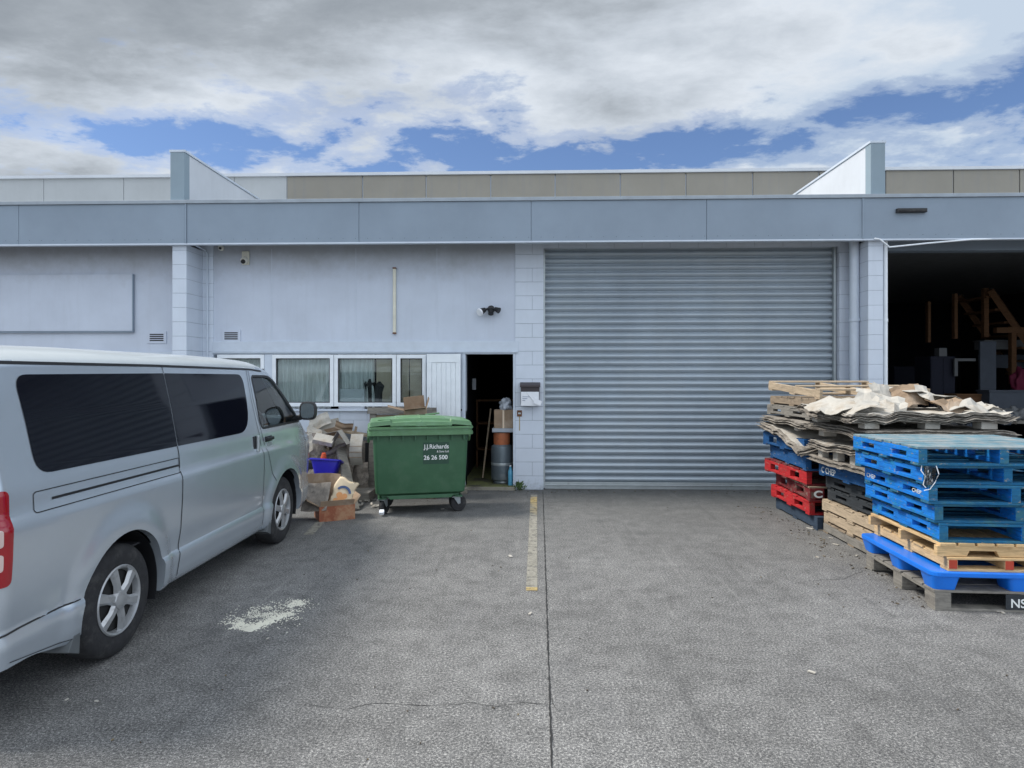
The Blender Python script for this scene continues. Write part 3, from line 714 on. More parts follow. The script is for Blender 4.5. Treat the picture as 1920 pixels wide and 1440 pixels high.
# ------------------------------------------------------------------ pallets
def seg(x0, x1, y0, y1, z0, z1, mb, cuts, axis='y'):
    pass
def pallet(name, label, loc_corner, rz, L, D, Hh, kind, mats, group, ntop=7, rand=0, tilt=0):
    """front-left corner at loc_corner; x right, y back. origin = centre of base"""
    c = Vector(loc_corner)+RZ(rz) @ Vector((L/2, D/2, 0))
    root = thing(name, label, 'pallet', c, rz, group)
    if tilt: root.rotation_euler = (tilt[0], tilt[1], rz)
    rnd = random.Random(rand)
    mt, mside, mbtm = mats
    t_ = .018
    hs0, hs1 = (t_, Hh-t_)
    X = (-L/2, L/2); Y_ = (-D/2, D/2)
    # top deck
    if kind != 'frame':
        td = MB(); bw = D/ntop
        for i in range(ntop):
            y0 = -D/2+i*bw; gap = bw*.16
            j0, j1 = rnd.uniform(-.008, .006), rnd.uniform(-.008, .006)
            td.bx(X[0]+j0, X[1]+j1, y0+(0 if i == 0 else gap/2), y0+bw-(0 if i == ntop-1 else gap/2), hs1+.0005, Hh+rnd.uniform(-.003, .001))
        td.build('top_deck', mt, root, .002)
    else:
        td = MB()
        for i, y0 in enumerate((-D/2, -.15, D/2-.1)):
            td.bx(X[0], X[1], y0, y0+.09, hs1+.0005, Hh)
        td.build('top_deck', mt, root, .002)
    if kind in ('window', 'notch', 'solid', 'blocks', 'frame'):
        bd = MB()
        for y0, w in ((-D/2, .10), (-.06, .12), (D/2-.10, .10)):
            bd.bx(X[0]+rnd.uniform(-.004, .004), X[1], y0, y0+w, 0, t_-.0005)
        bd.build('bottom_deck', mbtm, root, .002)
    sw = .06 if kind != 'notch' else .04
    if kind == 'frame': sw = .035
    xs_ = (X[0], -sw/2, X[1]-sw)
    for x0 in xs_:
        s = MB(); ya, yb = Y_
        m_ = mside
        if kind == 'window':
            o1, o2 = .16*D, .36*D; q = [(ya, ya+o1), (ya+o2, yb-o2), (yb-o1, yb)]
            s.bx(x0, x0+sw, ya, yb, hs1-.032, hs1); s.bx(x0, x0+sw, ya, yb, hs0, hs0+.026)
            for a, b in q: s.bx(x0+.0006, x0+sw-.0006, a, b, hs0+.0261, hs1-.0321)
        elif kind == 'notch':
            o1, o2 = .15*D, .37*D; h_ = .04
            def ar(a, b): return [(a, hs0), (a+.02, hs0+h_), (b-.02, hs0+h_), (b, hs0)]
            poly = [(ya, hs0)]+ar(ya+o1, ya+o2)+ar(yb-o2, yb-o1)+[(yb, hs0), (yb, hs1), (ya, hs1)]
            s.prism(poly, x0, x0+sw, lambda p, q, a: Vector((a, p, q)))
        elif kind in ('solid', 'frame'):
            s.bx(x0, x0+sw, ya, yb, hs0, hs1)
        elif kind == 'blocks':
            for y0 in (ya, -.07, yb-.13): s.bx(x0 if x0 < 0 else x0-.05, (x0 if x0 < 0 else x0-.05)+.11, y0, y0+.13, hs0, hs1-.019)
            s.bx(x0, x0+.11 if x0 < .3 else x0+sw, ya, yb, hs1-.0185, hs1)
            s.bx(x0, x0+.11 if x0 < .3 else x0+sw, ya, yb, -.0, hs0-.001) if False else None
        s.build('stringer', m_, root, .003)
    return root
def PZ(z): return z
# stack 1 (front, right)
G1 = 'pallets in the front stack'
def st1(u, Y, z, rz, *a, **k):
    p = at(u, 704, Y); p.z = z; return pallet('pallet', a[0], p, R(rz), *a[1:], **k)
gw = (M['greywood'],)*3
pa = st1(1753, 4.62, 0, -2.5, 'weathered grey timber block pallet on the ground, bottom of the front stack', 1.2, 1.02, .145, 'blocks', gw, G1, rand=1)
text_mesh('stencil', 'NSPIRE', .085, M['letter'], T(-.10+.0, -.5135, .036) @ RX(R(90)), pa, bold=.0012)
MB().bx(-.13, .20, -.513, -.5105, .02, .125).build('end_board', M['blackp'], pa)
# blue plastic nestable pallet
def plastic_pallet(corner, rz, L, D, label):
    c = Vector(corner)+RZ(rz) @ Vector((L/2, D/2, 0)); root = thing('pallet', label, 'pallet', c, rz, G1)
    r = .06; pts = []
    for (cx_, cy_, a0) in ((L/2-r, D/2-r, 0), (-L/2+r, D/2-r, 90), (-L/2+r, -D/2+r, 180), (L/2-r, -D/2+r, 270)):
        for k in range(5): a = R(a0+k*22.5); pts.append((cx_+r*math.cos(a), cy_+r*math.sin(a)))
    MB().prism(pts, .095, .13, lambda p, q, a: Vector((p, q, a))).build('deck', M['plblue'], root, .006)
    for ix in (-1, 0, 1):
        for iy in (-1, 0, 1):
            cx_, cy_ = ix*(L/2-.105), iy*(D/2-.105); f = MB(); w0, w1 = .095, .075; vs = []
            for (w, z) in ((w1, .0), (w0, .0955)):
                for (sx, sy, a0) in ((1, 1, 0), (-1, 1, 90), (-1, -1, 180), (1, -1, 270)):
                    for k in range(4):
                        a = R(a0+k*30); vs.append((cx_+sx*(w-.03)+.03*math.cos(a), cy_+sy*(w-.03)+.03*math.sin(a), z))
            fs = [tuple(range(16)), tuple(range(16, 32))]+[(k, (k+1) % 16, 16+(k+1) % 16, 16+k) for k in range(16)]
            f.add(vs, fs).build('foot', M['plblue'], root, smooth=True)
    return root
p = at(1748, 704, 4.60); p.z = .146
plastic_pallet(p, R(-3), 1.22, 1.13, 'bright blue moulded plastic pallet with round feet, near the bottom of the front stack')
pn = (M['pine'],)*3
pb = st1(1779, 4.62, .277, -2.5, 'new pine pallet with red painted stringer ends above the blue plastic pallet', 1.2, 1.08, .098, 'solid', pn, G1, ntop=7, rand=3)
for x0 in (-.225, .185): MB().bx(x0, x0+.05, -.54, .54, .0185, .0795).build('stringer', M['pine'], pb, .002)
for x0 in (-.6, -.225, .185, .54): MB().bx(x0+.001, x0+.055, -.5435, -.5405, .019, .079).build('painted_end', M['redend'], pb)
# second pine: stringers along X facing the camera with notch
def pine_x(corner, rz, L, D, Hh, label):
    c = Vector(corner)+RZ(rz) @ Vector((L/2, D/2, 0)); root = thing('pallet', label, 'pallet', c, rz, G1)
    for y0 in (-D/2, -.02, D/2-.04):
        o1, o2, h_ = .2, .42, .04; xa, xb = -L/2, L/2
        def ar(a, b): return [(a, .0), (a+.02, h_), (b-.02, h_), (b, .0)]
        poly = [(xa, .0)]+ar(xa+o1, xa+o2)+ar(xb-o2, xb-o1)+[(xb, .0), (xb, Hh-.02), (xa, Hh-.02)]
        MB().prism(poly, y0, y0+.04, lambda p, q, a: Vector((p, a, q))).build('stringer', M['pine'], root, .003)
    td = MB(); n = 9; bw = L/n
    for i in range(n): td.bx(-L/2+i*bw+bw*.15+.0, -L/2+(i+1)*bw-.0, -D/2-random.uniform(0, .015), D/2, Hh-.0195, Hh)
    td.build('top_deck', M['pine'], root, .002); return root
p = at(1757, 704, 4.64); p.z = .376
pine_x(p, R(-2), 1.15, 1.0, .094, 'new pine pallet with arched notch facing front, directly under the blue ones')
bl = [(M['blue_top'], M['blue'], M['blue'])]*5
zz = .471
labs = ['lowest blue timber pallet in the front stack, resting on new pine', 'second blue timber pallet from the bottom of the blue run', 'middle blue timber pallet of the front stack with white stencil on its side',
        'fourth blue timber pallet with torn white plastic strap at its corner', 'topmost blue timber pallet with worn grey-blue deck boards']
blues = []
for i, (u, rz, lab) in enumerate(zip((1761, 1752, 1741, 1731, 1722), (-3, -1.5, -3.5, -1, -2), labs)):
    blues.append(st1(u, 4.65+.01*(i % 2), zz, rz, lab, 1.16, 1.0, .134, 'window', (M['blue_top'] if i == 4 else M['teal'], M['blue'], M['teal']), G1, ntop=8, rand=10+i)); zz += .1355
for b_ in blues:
    for x0 in (-.58, -.03, .52): MB().bx(x0+.001, x0+.059, -.5025, -.5004, .019, .115).build('shaded_end', M['teal'], b_)  # thin front caps, shade on the stringer ends painted in darker blue
text_mesh('stencil', 'CHEP', .05, M['letter'], T(-.5812, .46, .045) @ RZ(R(-90)) @ RX(R(90)), blues[2], sx=1.3)
text_mesh('stencil', 'CHEP', .04, M['letter'], T(-.5812, -.28, .050) @ RZ(R(-90)) @ RX(R(90)), blues[2], sx=1.3)
st_ = MB().tube([(-.59, -.50, .14), (-.60, -.51, .10), (-.575, -.52, .06), (-.585, -.51, .0), (-.57, -.515, -.02)], .0035, 6)
st_.tube([(-.5, -.515, .135), (-.49, -.53, .08), (-.51, -.52, .02), (-.545, -.52, -.03), (-.58, -.51, -.04)], .003, 6); 
wr = thing('strap', 'torn white plastic wrap hooked on the front corner of the blue pallets', 'plastic wrap', (blues[3].location.x, blues[3].location.y, blues[3].location.z), R(-1))
st_.build('strand', M['wpaper'], wr, smooth=True)
MB().sheet(lambda a, b: (-.585+.08*a, -.515-.01*math.sin(a*5+b*3), .0+.13*b), 6, 6, .001).build('film', M['film'], wr)

# stack 2 (middle)
G2 = 'pallets in the middle stack'
X2, Y2 = 3.06, 5.74
def st2(lab, z, dx, dy, rz, L, D, h, kind, ms, **k): return pallet('pallet', lab, (X2+dx, Y2+dy, z), R(rz), L, D, h, kind, ms, G2, **k)
ow, pw = (M['oldwood'],)*3, (M['palewood'],)*3
st2('bottom brown timber pallet of the middle stack, standing on the concrete', 0, 0, 0, -.5, 1.05, 1.17, .116, 'solid', (M['oldwood'], M['greywood'], M['oldwood']), rand=20)
st2('second timber pallet of the middle stack with chipped pale side', .117, -.005, .0, -1, 1.05, 1.17, .116, 'solid', pw, rand=21)
st2('third timber pallet of the middle stack, pale side under the charcoal one', .234, .0, .01, 0, 1.05, 1.17, .116, 'solid', pw, rand=22)
bp = (M['blackp'],)*3
st2('lower charcoal grey pallet of the middle stack with two openings', .351, .03, .0, -.5, 1.0, 1.14, .13, 'window', bp, rand=23)
st2('upper charcoal grey pallet of the middle stack under the dark blue one', .482, .04, .02, 1, 1.0, 1.12, .13, 'window', bp, rand=24)
nb = (M['blue_dark'],)*3
p6 = st2('dark blue pallet with white stencil in the middle stack below the cardboard', .613, -.03, .0, 1.5, 1.1, 1.12, .135, 'solid', nb, rand=25)
text_mesh('stencil', 'C CHEP', .085, M['letter'], T(-.5508, .50, .035) @ RZ(R(-90)) @ RX(R(90)), p6, sx=1.0, bold=.0008)

# stack 3 (back, by the roller door)
G3 = 'pallets in the back stack'
X3, Y3 = 2.98, 7.04
def st3(lab, z, dx, dy, rz, L, D, h, kind, ms, **k): return pallet('pallet', lab, (X3+dx, Y3+dy, z), R(rz), L, D, h, kind, ms, G3, **k)
st3('slate-coloured pallet on the ground under the red ones', 0, .05, -.08, 0, 1.1, 1.17, .145, 'solid', (M['navyp'],)*3, rand=30)
st3('bright red pallet at the bottom of the red run in the back stack', .146, -.0, 0, 0, 1.1, 1.12, .153, 'window', (M['red'],)*3, rand=31)
pc = st3('faded maroon pallet with white letter C on its front block', .30, -.01, -.03, -3, 1.1, 1.12, .16, 'window', (M['oldwood'], M['maroon'], M['maroon']), rand=32)
MB().bx(-.54, -.40, -.565, -.5605, .03, .14).build('corner_block', M['maroon'], pc, .003)
text_mesh('stencil', 'C', .10, M['letter'], T(-.51, -.567, .045) @ RX(R(90)), pc, bold=.004, sx=1.3)
st3('dark red pallet directly below the navy blue pallets in the back stack', .461, -.03, -.0, 2.5, 1.1, 1.12, .165, 'window', (M['maroon'], M['red'], M['maroon']), rand=33)
st3('lower navy blue pallet of the back stack with chipped white edge', .627, -.05, -.03, -2, 1.15, 1.15, .165, 'solid', nb, rand=34)
st3('upper navy blue pallet of the back stack, drooping cardboard over it', .793, -.06, -.01, 1.5, 1.15, 1.15, .165, 'window', nb, rand=35)
st3('grey-brown slatted pallet on the cardboard of the back stack', 1.17, -.0, .0, 2.5, 1.1, 1.12, .125, 'window', (M['greywood'],)*3, rand=36)
st3('brown timber pallet with solid side, second from the top of the back stack', 1.296, .06, -.02, 4, 1.12, 1.12, .105, 'solid', ow, rand=37)
st3('open-framed light brown pallet lying on top of the back stack', 1.43, .09, -.04, 6.5, 1.25, 1.15, .115, 'frame', (M['palewood'], M['palewood'], M['palewood']), rand=38, tilt=(R(4), 0))

# cardboard pallets: wavy sheets with paper blocks
def card_pallet(label, c, L, D, base, nl, amp, seed, blocks, th=.005, tops=True, droop=0, rz=0, wav=1.0):
    root = thing('cardboard_pallet', label, 'cardboard', c, rz, 'cardboard pallets laid on the stacks')
    rnd = random.Random(seed); mb = MB()
    def wave(x, y, k):
        e = max(abs(x)/(L/2), abs(y)/(D/2))
        w = amp*(.25+e**3)*(noise.noise(Vector((x*2.6*wav, y*2.6*wav, seed)))+.45*noise.noise(Vector((x*7*wav, y*7*wav, seed+5)))+.1*noise.noise(Vector((x*15, y*15, seed+k*.7))))
        if droop: w -= droop*max(0, -x/(L/2)*.5-y/(D/2)*.9)**2.2
        return w
    for k in range(nl):
        ox, oy = rnd.uniform(-.02, .02), rnd.uniform(-.02, .02); lx = L*rnd.uniform(.95, 1.03); dy_ = D*rnd.uniform(.95, 1.03)
        sk = rnd.uniform(.9, 1.12)
        def fn(a, b, k=k, ox=ox, oy=oy, lx=lx, dy_=dy_):
            jx = .012*noise.noise(Vector((b*14, k*3.1, seed))); jy = .012*noise.noise(Vector((a*14, k*2.3, seed+9)))
            x = (a-.5)*lx+ox+jx; y = (b-.5)*dy_+oy+jy
            return (x, y, base+k*th*1.55+wave(x, y, k)*sk)
        mb.sheet(fn, 30, 24, th)
    mb.build('sheet_pile', M['card_edge'], root)
    if tops:
        mb2 = MB(); k = nl
        mb2.sheet(lambda a, b: ((a-.5)*L*.99, (b-.5)*D*.98, base+k*th*1.55+.003+wave((a-.5)*L, (b-.5)*D, k)*1.1), 30, 24, .004)
        mb2.build('top_sheet', M['paper'], root)
    for (x, y, w, d, h) in blocks:
        MB().bx(x, x+w, y, y+d, base-h-.004, base-.004+.012).build('paper_block', M['paper'], root, .004)
    return root
fr = lambda L, D: [(-L*.42, -D*.48, .13, .12, .055), (-L*.03, -D*.48, .13, .12, .055), (L*.33, -D*.48, .14, .12, .055), (-L*.45, D*.3, .13, .12, .055), (L*.35, D*.3, .13, .12, .055)]
# on stack 3
card_pallet('wavy brown sheets sagging over the corner of the navy blue pallet', (X3+.55, Y3+.55, .985), 1.36, 1.24, .0, 9, .03, 11, [(-.52, -.2, .05, .07, .05)], droop=.10)
card_pallet('grey-brown sheets between the sagging cardboard and the slatted pallet', (X3+.5, Y3+.55, 1.09), 1.24, 1.2, .0, 8, .022, 12, [(-.54, -.32, .05, .08, .05), (-.54, .3, .05, .08, .05)], tops=False)
# on stack 2
card_pallet('crushed small cardboard layer sitting on the dark blue stencilled pallet', (X2+.47, Y2+.62, .765), 1.2, 1.2, .0, 6, .022, 13, [], tops=False)
card_pallet('layer of brown sheets on upright paper blocks above the dark blue pallet', (X2+.47, Y2+.62, .905), 1.2, 1.16, .0, 8, .028, 14,
            [(-.56, .35, .07, .1, .09), (-.56, .02, .07, .1, .09), (-.55, -.3, .07, .1, .09), (-.5, -.5, .1, .1, .09), (.0, -.5, .1, .1, .09), (.45, -.5, .1, .1, .09)])
card_pallet('flat pile of grey sheets on white paper blocks just above the blue deck', (X2+.50, Y2+.58, 1.09), 1.32, 1.15, .0, 10, .016, 15, fr(1.32, 1.15), tops=False, wav=1.5)
card_pallet('upper pile of curling white-faced sheets on paper blocks at the top of the heap', (X2+.45, Y2+.60, 1.235), 1.4, 1.15, .0, 10, .05, 16, fr(1.35, 1.1), wav=1.2)
# crumpled sheets on the heap
def crumple(label, c, L, D, rx, ry, rz, fold, seed, m, arch=.0, nm='crumpled_sheet'):
    mtx = Euler((R(rx), R(ry), R(rz))).to_matrix().to_4x4()
    def fn(a, b):
        x = (a-.5)*L; y = (b-.5)*D
        z = arch*(1-(2*(a-.5))**2)-.6*arch
        z += fold*(1-2*abs(noise.noise(Vector((x*3.2, y*3.2, seed)))*1.6))
        z += fold*.8*noise.noise(Vector((x*11, y*11, seed+4)))
        x += .03*noise.noise(Vector((b*5, a*3, seed))); y += .03*noise.noise(Vector((a*5, seed, b*3)))
        return tuple(mtx @ Vector((x, y, z)))
    o = MB().sheet(fn, 7, 6, .004).build(nm, m, None, loc=c)
    return tag(o, label, 'cardboard', 'crumpled sheets on the cardboard heap')
hx, hy, hz = X2+.44, Y2+.58, 1.33
CR = [('flat torn white sheet at the left end of the heap', (-.55, -.1, .04), .5, .5, 5, -12, 10, .03, 1, 'paper', .03),
      ('white sheet draped in a hollow left of the heap centre', (-.28, -.25, .06), .42, .4, 25, 14, -20, .05, 2, 'paper', .05),
      ('upright pale square sheet folded at the peak of the heap', (-.13, -.0, .13), .22, .24, 62, 0, 8, .015, 3, 'paper', .02),
      ('brown sheet standing curled right of the heap peak', (.09, -.05, .12), .26, .24, 55, -14, -12, .03, 4, 'card', .05),
      ('white fan of folded sheet beside the curled brown one', (.24, -.1, .09), .25, .26, 40, 28, 20, .04, 5, 'paper', .03),
      ('brown torn flap lying in the middle right of the heap', (.30, -.32, .05), .34, .28, 18, -8, 30, .05, 6, 'card', .02),
      ('pale sheet with lifted edge at front right of the heap', (.43, -.38, .03), .34, .26, 22, 8, -18, .04, 7, 'paper', .05),
      ('long pale sheet sloping down towards the right end', (.40, .12, .11), .75, .5, 4, 14, 4, .03, 8, 'paper', .04),
      ('crinkled white sheet at far right tip of the heap', (.72, -.12, .0), .26, .34, 10, 24, 12, .05, 9, 'paper', .03),
      ('small white ripped sheet hanging over the right tip', (.80, -.25, -.04), .2, .24, 40, 10, 35, .04, 10, 'paper', .03),
      ('buckled white sheet behind the heap peak', (-.02, .25, .1), .5, .4, -8, -6, -15, .05, 11, 'paper', .05),
      ('thin cream curl at the left front edge of the heap', (-.52, -.42, .03), .3, .2, 12, -18, -8, .03, 12, 'paper', .03)]
for lab, o_, L, D, rx, ry, rz, fo, sd, mm, ar in CR:
    crumple(lab, (hx+o_[0], hy+o_[1], hz+o_[2]), L, D, rx, ry, rz, fo, sd, M[mm], ar)

# ------------------------------------------------------------------ right bay interior
def tt(name, label, cat, mb, m, bevel=.003, smooth=False):
    return tag(mb.build(name, m, None, bevel, smooth), label, cat)
YI = 12.6
for i, (u, v0, v1, w, lab) in enumerate(((1743, 565, 642, .05, 'leftmost of the three timber posts hanging in the dark bay'), (1793, 550, 635, .06, 'middle one of the three timber posts hanging in the dark bay'), (1850, 540, 632, .09, 'thickest, rightmost of the three timber posts hanging in the dark bay'))):
    x = fx(u, YI); tt('timber_post', lab, 'post', MB().bx(x-w/2, x+w/2, YI, YI+.09, fz(u, v1, YI), fz(u, v0, YI)), M['timber_in'])
stc = thing('staircase', 'steep timber staircase inside the dark right-hand bay', 'stairs', (fx(1900, YI), YI, 0))
def sx(u, Y=YI): return fx(u, Y)-fx(1900, YI)
p0 = Vector((sx(1850), -.1, fz(1850, 545, YI))); p1 = Vector((sx(2000), -.1, fz(2000, 760, YI)))
MB().tube([p0, p1], .07, 4).build('stringer', M['timber_in'], stc)
MB().tube([p0+Vector((0, .9, 0)), p1+Vector((0, .9, 0))], .07, 4).build('stringer', M['timber_in'], stc)
tr_ = MB()
for k in range(9):
    q = p0.lerp(p1, (k+.5)/9); tr_.bx(q.x-.12, q.x+.12, -.05, .85, q.z-.02, q.z+.02)
tr_.build('tread', M['timber_in'], stc)
MB().bx(sx(1886), sx(1895), -.15, -.06, fz(1890, 720, YI), fz(1890, 612, YI)).build('handrail_post', M['timber_in'], stc)
MB().bx(sx(1858), sx(1925), -.16, -.06, fz(1890, 625, YI), fz(1890, 615, YI)).build('landing_beam', M['timber_in'], stc)
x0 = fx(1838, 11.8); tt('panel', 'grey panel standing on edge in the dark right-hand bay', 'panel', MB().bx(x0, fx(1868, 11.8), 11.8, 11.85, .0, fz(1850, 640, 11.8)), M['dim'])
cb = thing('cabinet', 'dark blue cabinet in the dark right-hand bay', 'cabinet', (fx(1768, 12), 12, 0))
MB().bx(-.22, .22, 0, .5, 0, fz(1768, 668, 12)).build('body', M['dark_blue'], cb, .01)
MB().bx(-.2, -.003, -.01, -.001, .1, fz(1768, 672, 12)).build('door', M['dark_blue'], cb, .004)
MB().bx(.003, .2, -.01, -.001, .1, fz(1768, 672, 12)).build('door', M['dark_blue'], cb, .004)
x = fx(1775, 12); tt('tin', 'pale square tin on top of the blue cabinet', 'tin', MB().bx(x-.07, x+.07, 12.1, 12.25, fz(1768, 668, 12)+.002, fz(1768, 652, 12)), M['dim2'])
wfm = MB(); xa, xb = fx(1790, 11.9), fx(1830, 11.9); za, zc_ = fz(1800, 750, 11.9), fz(1800, 672, 11.9)
wfm.bx(xa, xa+.06, 11.9, 11.94, zc_-.32, zc_); wfm.bx(xa+.06, xb, 11.9, 11.94, zc_-.05, zc_)
tt('picture_frame', 'pale angled frame piece in the dark bay beside the cabinet', 'frame', wfm, M['dim2'])
bn = thing('workbench', 'low bench with clutter in the dark right-hand bay', 'bench', (fx(1850, 10.8), 10.8, 0))
MB().bx(-.7, 1.3, 0, .6, .86, .92).build('top', M['greywood'], bn, .004)
for x in (-.65, 1.2):
    for y in (.04, .5): MB().bx(x, x+.07, y, y+.07, 0, .859).build('leg', M['greywood'], bn)
for k, (u, r_, lab) in enumerate(((1800, .05, 'small dull bottle cluster standing left on the dark bay bench'), (1832, .055, 'rounded pale jar standing on the dark bay bench'), (1885, .10, 'grey crumpled bag lying on the bench in the dark bay'))):
    blob('bag' if k == 2 else 'jar', (fx(u, 11), 11, .925+r_*.8), r_, M['dim2'], lab, 'bag' if k == 2 else 'jar', k+5, .2 if k < 2 else .5, (1, 1, 1.7 if k < 2 else .8))
blob('cloth_heap', (fx(1914, 11.9), 11.9, 1.5), .16, M['magenta'], 'magenta cloth draped by the stairs at the right edge', 'cloth', 21, .5, (1, .7, 1.6))
blob('rubble_bag', (fx(1880, 9.8), 9.8, .10), .14, M['card_grey'], 'grey sack behind the crumpled cardboard in the right bay', 'sack', 31, .5, (1.5, 1, .8))
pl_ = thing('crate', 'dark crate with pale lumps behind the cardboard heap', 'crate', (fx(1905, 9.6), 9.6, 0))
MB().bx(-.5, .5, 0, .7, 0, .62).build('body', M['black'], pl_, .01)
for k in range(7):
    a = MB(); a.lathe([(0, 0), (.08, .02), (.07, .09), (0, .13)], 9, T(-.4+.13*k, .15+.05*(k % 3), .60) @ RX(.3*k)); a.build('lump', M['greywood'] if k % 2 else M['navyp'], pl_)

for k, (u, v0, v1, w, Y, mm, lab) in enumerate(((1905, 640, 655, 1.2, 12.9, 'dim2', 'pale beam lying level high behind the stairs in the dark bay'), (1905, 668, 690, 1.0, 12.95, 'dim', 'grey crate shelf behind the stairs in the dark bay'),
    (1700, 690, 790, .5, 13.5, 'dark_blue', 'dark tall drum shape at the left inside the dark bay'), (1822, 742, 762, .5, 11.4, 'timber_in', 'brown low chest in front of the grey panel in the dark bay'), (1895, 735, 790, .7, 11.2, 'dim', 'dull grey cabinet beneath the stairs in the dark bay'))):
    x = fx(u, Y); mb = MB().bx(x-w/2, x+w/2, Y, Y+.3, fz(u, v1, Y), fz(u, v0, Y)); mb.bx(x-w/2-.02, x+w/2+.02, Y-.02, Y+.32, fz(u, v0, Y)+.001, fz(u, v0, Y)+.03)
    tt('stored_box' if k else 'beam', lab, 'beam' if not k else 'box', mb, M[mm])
pr_ = random.Random(77)
for k in range(10):
    u = pr_.uniform(1740, 1915); v = pr_.uniform(775, 800); Y = pr_.uniform(9.6, 10.6)
    p = at(u, v, Y)
    blob('scrap_bag', (p.x, Y, p.z), pr_.uniform(.05, .12), M[pr_.choice(('dim', 'dim2', 'black', 'timber_in'))], 'small dim lump in the clutter heaped behind the cardboard in the dark bay', 'clutter', k*3, .7, (1.2, 1, .8))['group'] = 'lumps of clutter in the dark bay'

# ------------------------------------------------------------------ wheeled bin
BW, BD = 1.24, .74
bn = thing('wheeled_bin', 'large green four-wheeled waste bin with white lettering in front of the doorway', 'bin', (-1.39, 7.90, 0), R(14))
def rrect(w, d, r, n=4):
    pts = []
    for (cx_, cy_, a0) in ((w/2-r, d/2-r, 0), (-w/2+r, d/2-r, 90), (-w/2+r, -d/2+r, 180), (w/2-r, -d/2+r, 270)):
        for k in range(n+1): a = R(a0+k*90/n); pts.append((cx_+r*math.cos(a), cy_+r*math.sin(a)))
    return pts
def loft(rings):
    mb = MB(); n = len(rings[0][0]); vs = []
    for pts, z, oy in rings: vs += [(p, q+oy, z) for p, q in pts]
    fs = [tuple(range(n)), tuple((len(rings)-1)*n+k for k in range(n))]
    for i in range(len(rings)-1):
        for k in range(n): fs.append((i*n+k, i*n+(k+1) % n, (i+1)*n+(k+1) % n, (i+1)*n+k))
    return mb.add(vs, fs)
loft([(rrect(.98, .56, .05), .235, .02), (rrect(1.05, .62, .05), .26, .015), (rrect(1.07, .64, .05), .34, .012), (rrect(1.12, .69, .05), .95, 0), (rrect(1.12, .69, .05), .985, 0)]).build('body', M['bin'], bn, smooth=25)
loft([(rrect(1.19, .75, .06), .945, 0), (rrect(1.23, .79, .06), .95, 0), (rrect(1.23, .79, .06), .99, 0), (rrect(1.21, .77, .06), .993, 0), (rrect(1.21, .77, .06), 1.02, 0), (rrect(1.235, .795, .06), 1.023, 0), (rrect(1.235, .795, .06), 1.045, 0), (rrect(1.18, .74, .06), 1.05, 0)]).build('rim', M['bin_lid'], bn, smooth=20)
rb_ = MB()
for k in range(8):
    x = -.5+k*.143; rb_.bx(x-.006, x+.006, -.385, -.338, .89, .944)
for k in range(4):
    y = -.25+k*.16; rb_.bx(-.60, -.552, y-.006, y+.006, .89, .944)
rb_.build('rib', M['bin'], bn)
def lidz(x, y):
    return 1.05+.075*max(0, (1-(abs(x)/.62)**4))*(1-(abs(y)/.42)**3)*(1+.35*(y+.1))
def lid_fn(a, b):
    x = (a-.5)*1.20; y = (b-.5)*.76
    e = min(a, 1-a, b, 1-b)
    z = 1.052+.055*min(1, e/.02)**.5+.035*(1-(2*(a-.5))**2)
    if abs(x) < .36 and b < .16: z -= .03
    if abs(x) < .3 and b > .35 and b < .8: z += .012
    if abs(x-.0) < .012: z += .006
    return (x, y, z)
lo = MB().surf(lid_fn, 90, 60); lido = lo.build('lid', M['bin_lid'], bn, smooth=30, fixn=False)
MB().bx(-.36, -.06, -.388, -.375, 1.056, 1.075).build('lid_grip', M['bin_lid'], lido, .004); MB().bx(.06, .36, -.388, -.375, 1.056, 1.075).build('lid_grip', M['bin_lid'], lido, .004)
hg = MB().tube([(-.5, .41, 1.08), (.5, .41, 1.08)], .014, 8); hg.tube([(.1, .3, 1.15), (.28, .32, 1.165)], .01, 8); hg.tube([(-.5, -.33, 1.10), (-.5, -.3, 1.125), (-.35, -.28, 1.13)], .01, 8)
hg.build('hinge_bar', M['bin_lid'], bn, smooth=True)
for s_ in (-1, 1):
    MB().prism([(-.09, .99), (.09, .99), (.09, .90), (.04, .84), (-.04, .84), (-.09, .90)], s_*.595, s_*.625, lambda p, q, a: Vector((a, p, q))).build('lifting_lug', M['bin_lid'], bn, .006)
fr2 = MB(); fr2.bx(-.46, .46, -.24, -.2, .205, .234); fr2.bx(-.46, .46, .22, .26, .205, .234); fr2.bx(-.50, -.40, -.27, .29, .19, .2045); fr2.bx(.40, .50, -.27, .29, .19, .2045); fr2.prism([(-.40, .234), (.40, .234), (.36, .19), (-.36, .19)], -.29, -.27, lambda p, q, a: Vector((p, a, q)))
fr2.build('underframe', M['bin'], bn, .003)
for (x, y, a) in ((-.44, -.2, 60), (.43, -.19, 15), (-.42, .22, 30), (.42, .22, 75)):
    mt = T(x, y, 0) @ RZ(R(a))
    wh = MB().lathe([(.055, -.026), (.092, -.022), (.10, -.012), (.10, .012), (.092, .022), (.055, .026)], 28, mt @ T(.03, 0, .1) @ RX(R(90)), closed=True).build('caster_wheel', M['darkrubber'], bn, smooth=30)
    MB().lathe([(0, -.022), (.056, -.024), (.056, .024), (0, .022)], 20, mt @ T(.03, 0, .1) @ RX(R(90))).build('hub', M['black'], wh, smooth=30)
    fk = MB()
    for s_ in (-1, 1): fk.prism([(-.05, .188), (.04, .188), (.045, .10), (.015, .09)], s_*.032, s_*.037, lambda p, q, a_: mt @ Vector((p, a_, q)))
    fk.bx(-.06, .06, -.045, .045, .178, .1885, mt); fk.build('caster_fork', M['galv'], wh)
bt_ = MB().bx(-.085, -.03, -.028, .028, .07, .11, T(-.44, -.2, 0) @ RZ(R(80)) @ RY(R(-30))); bt_.build('brake_pedal', M['wpaper'], bn, .006)
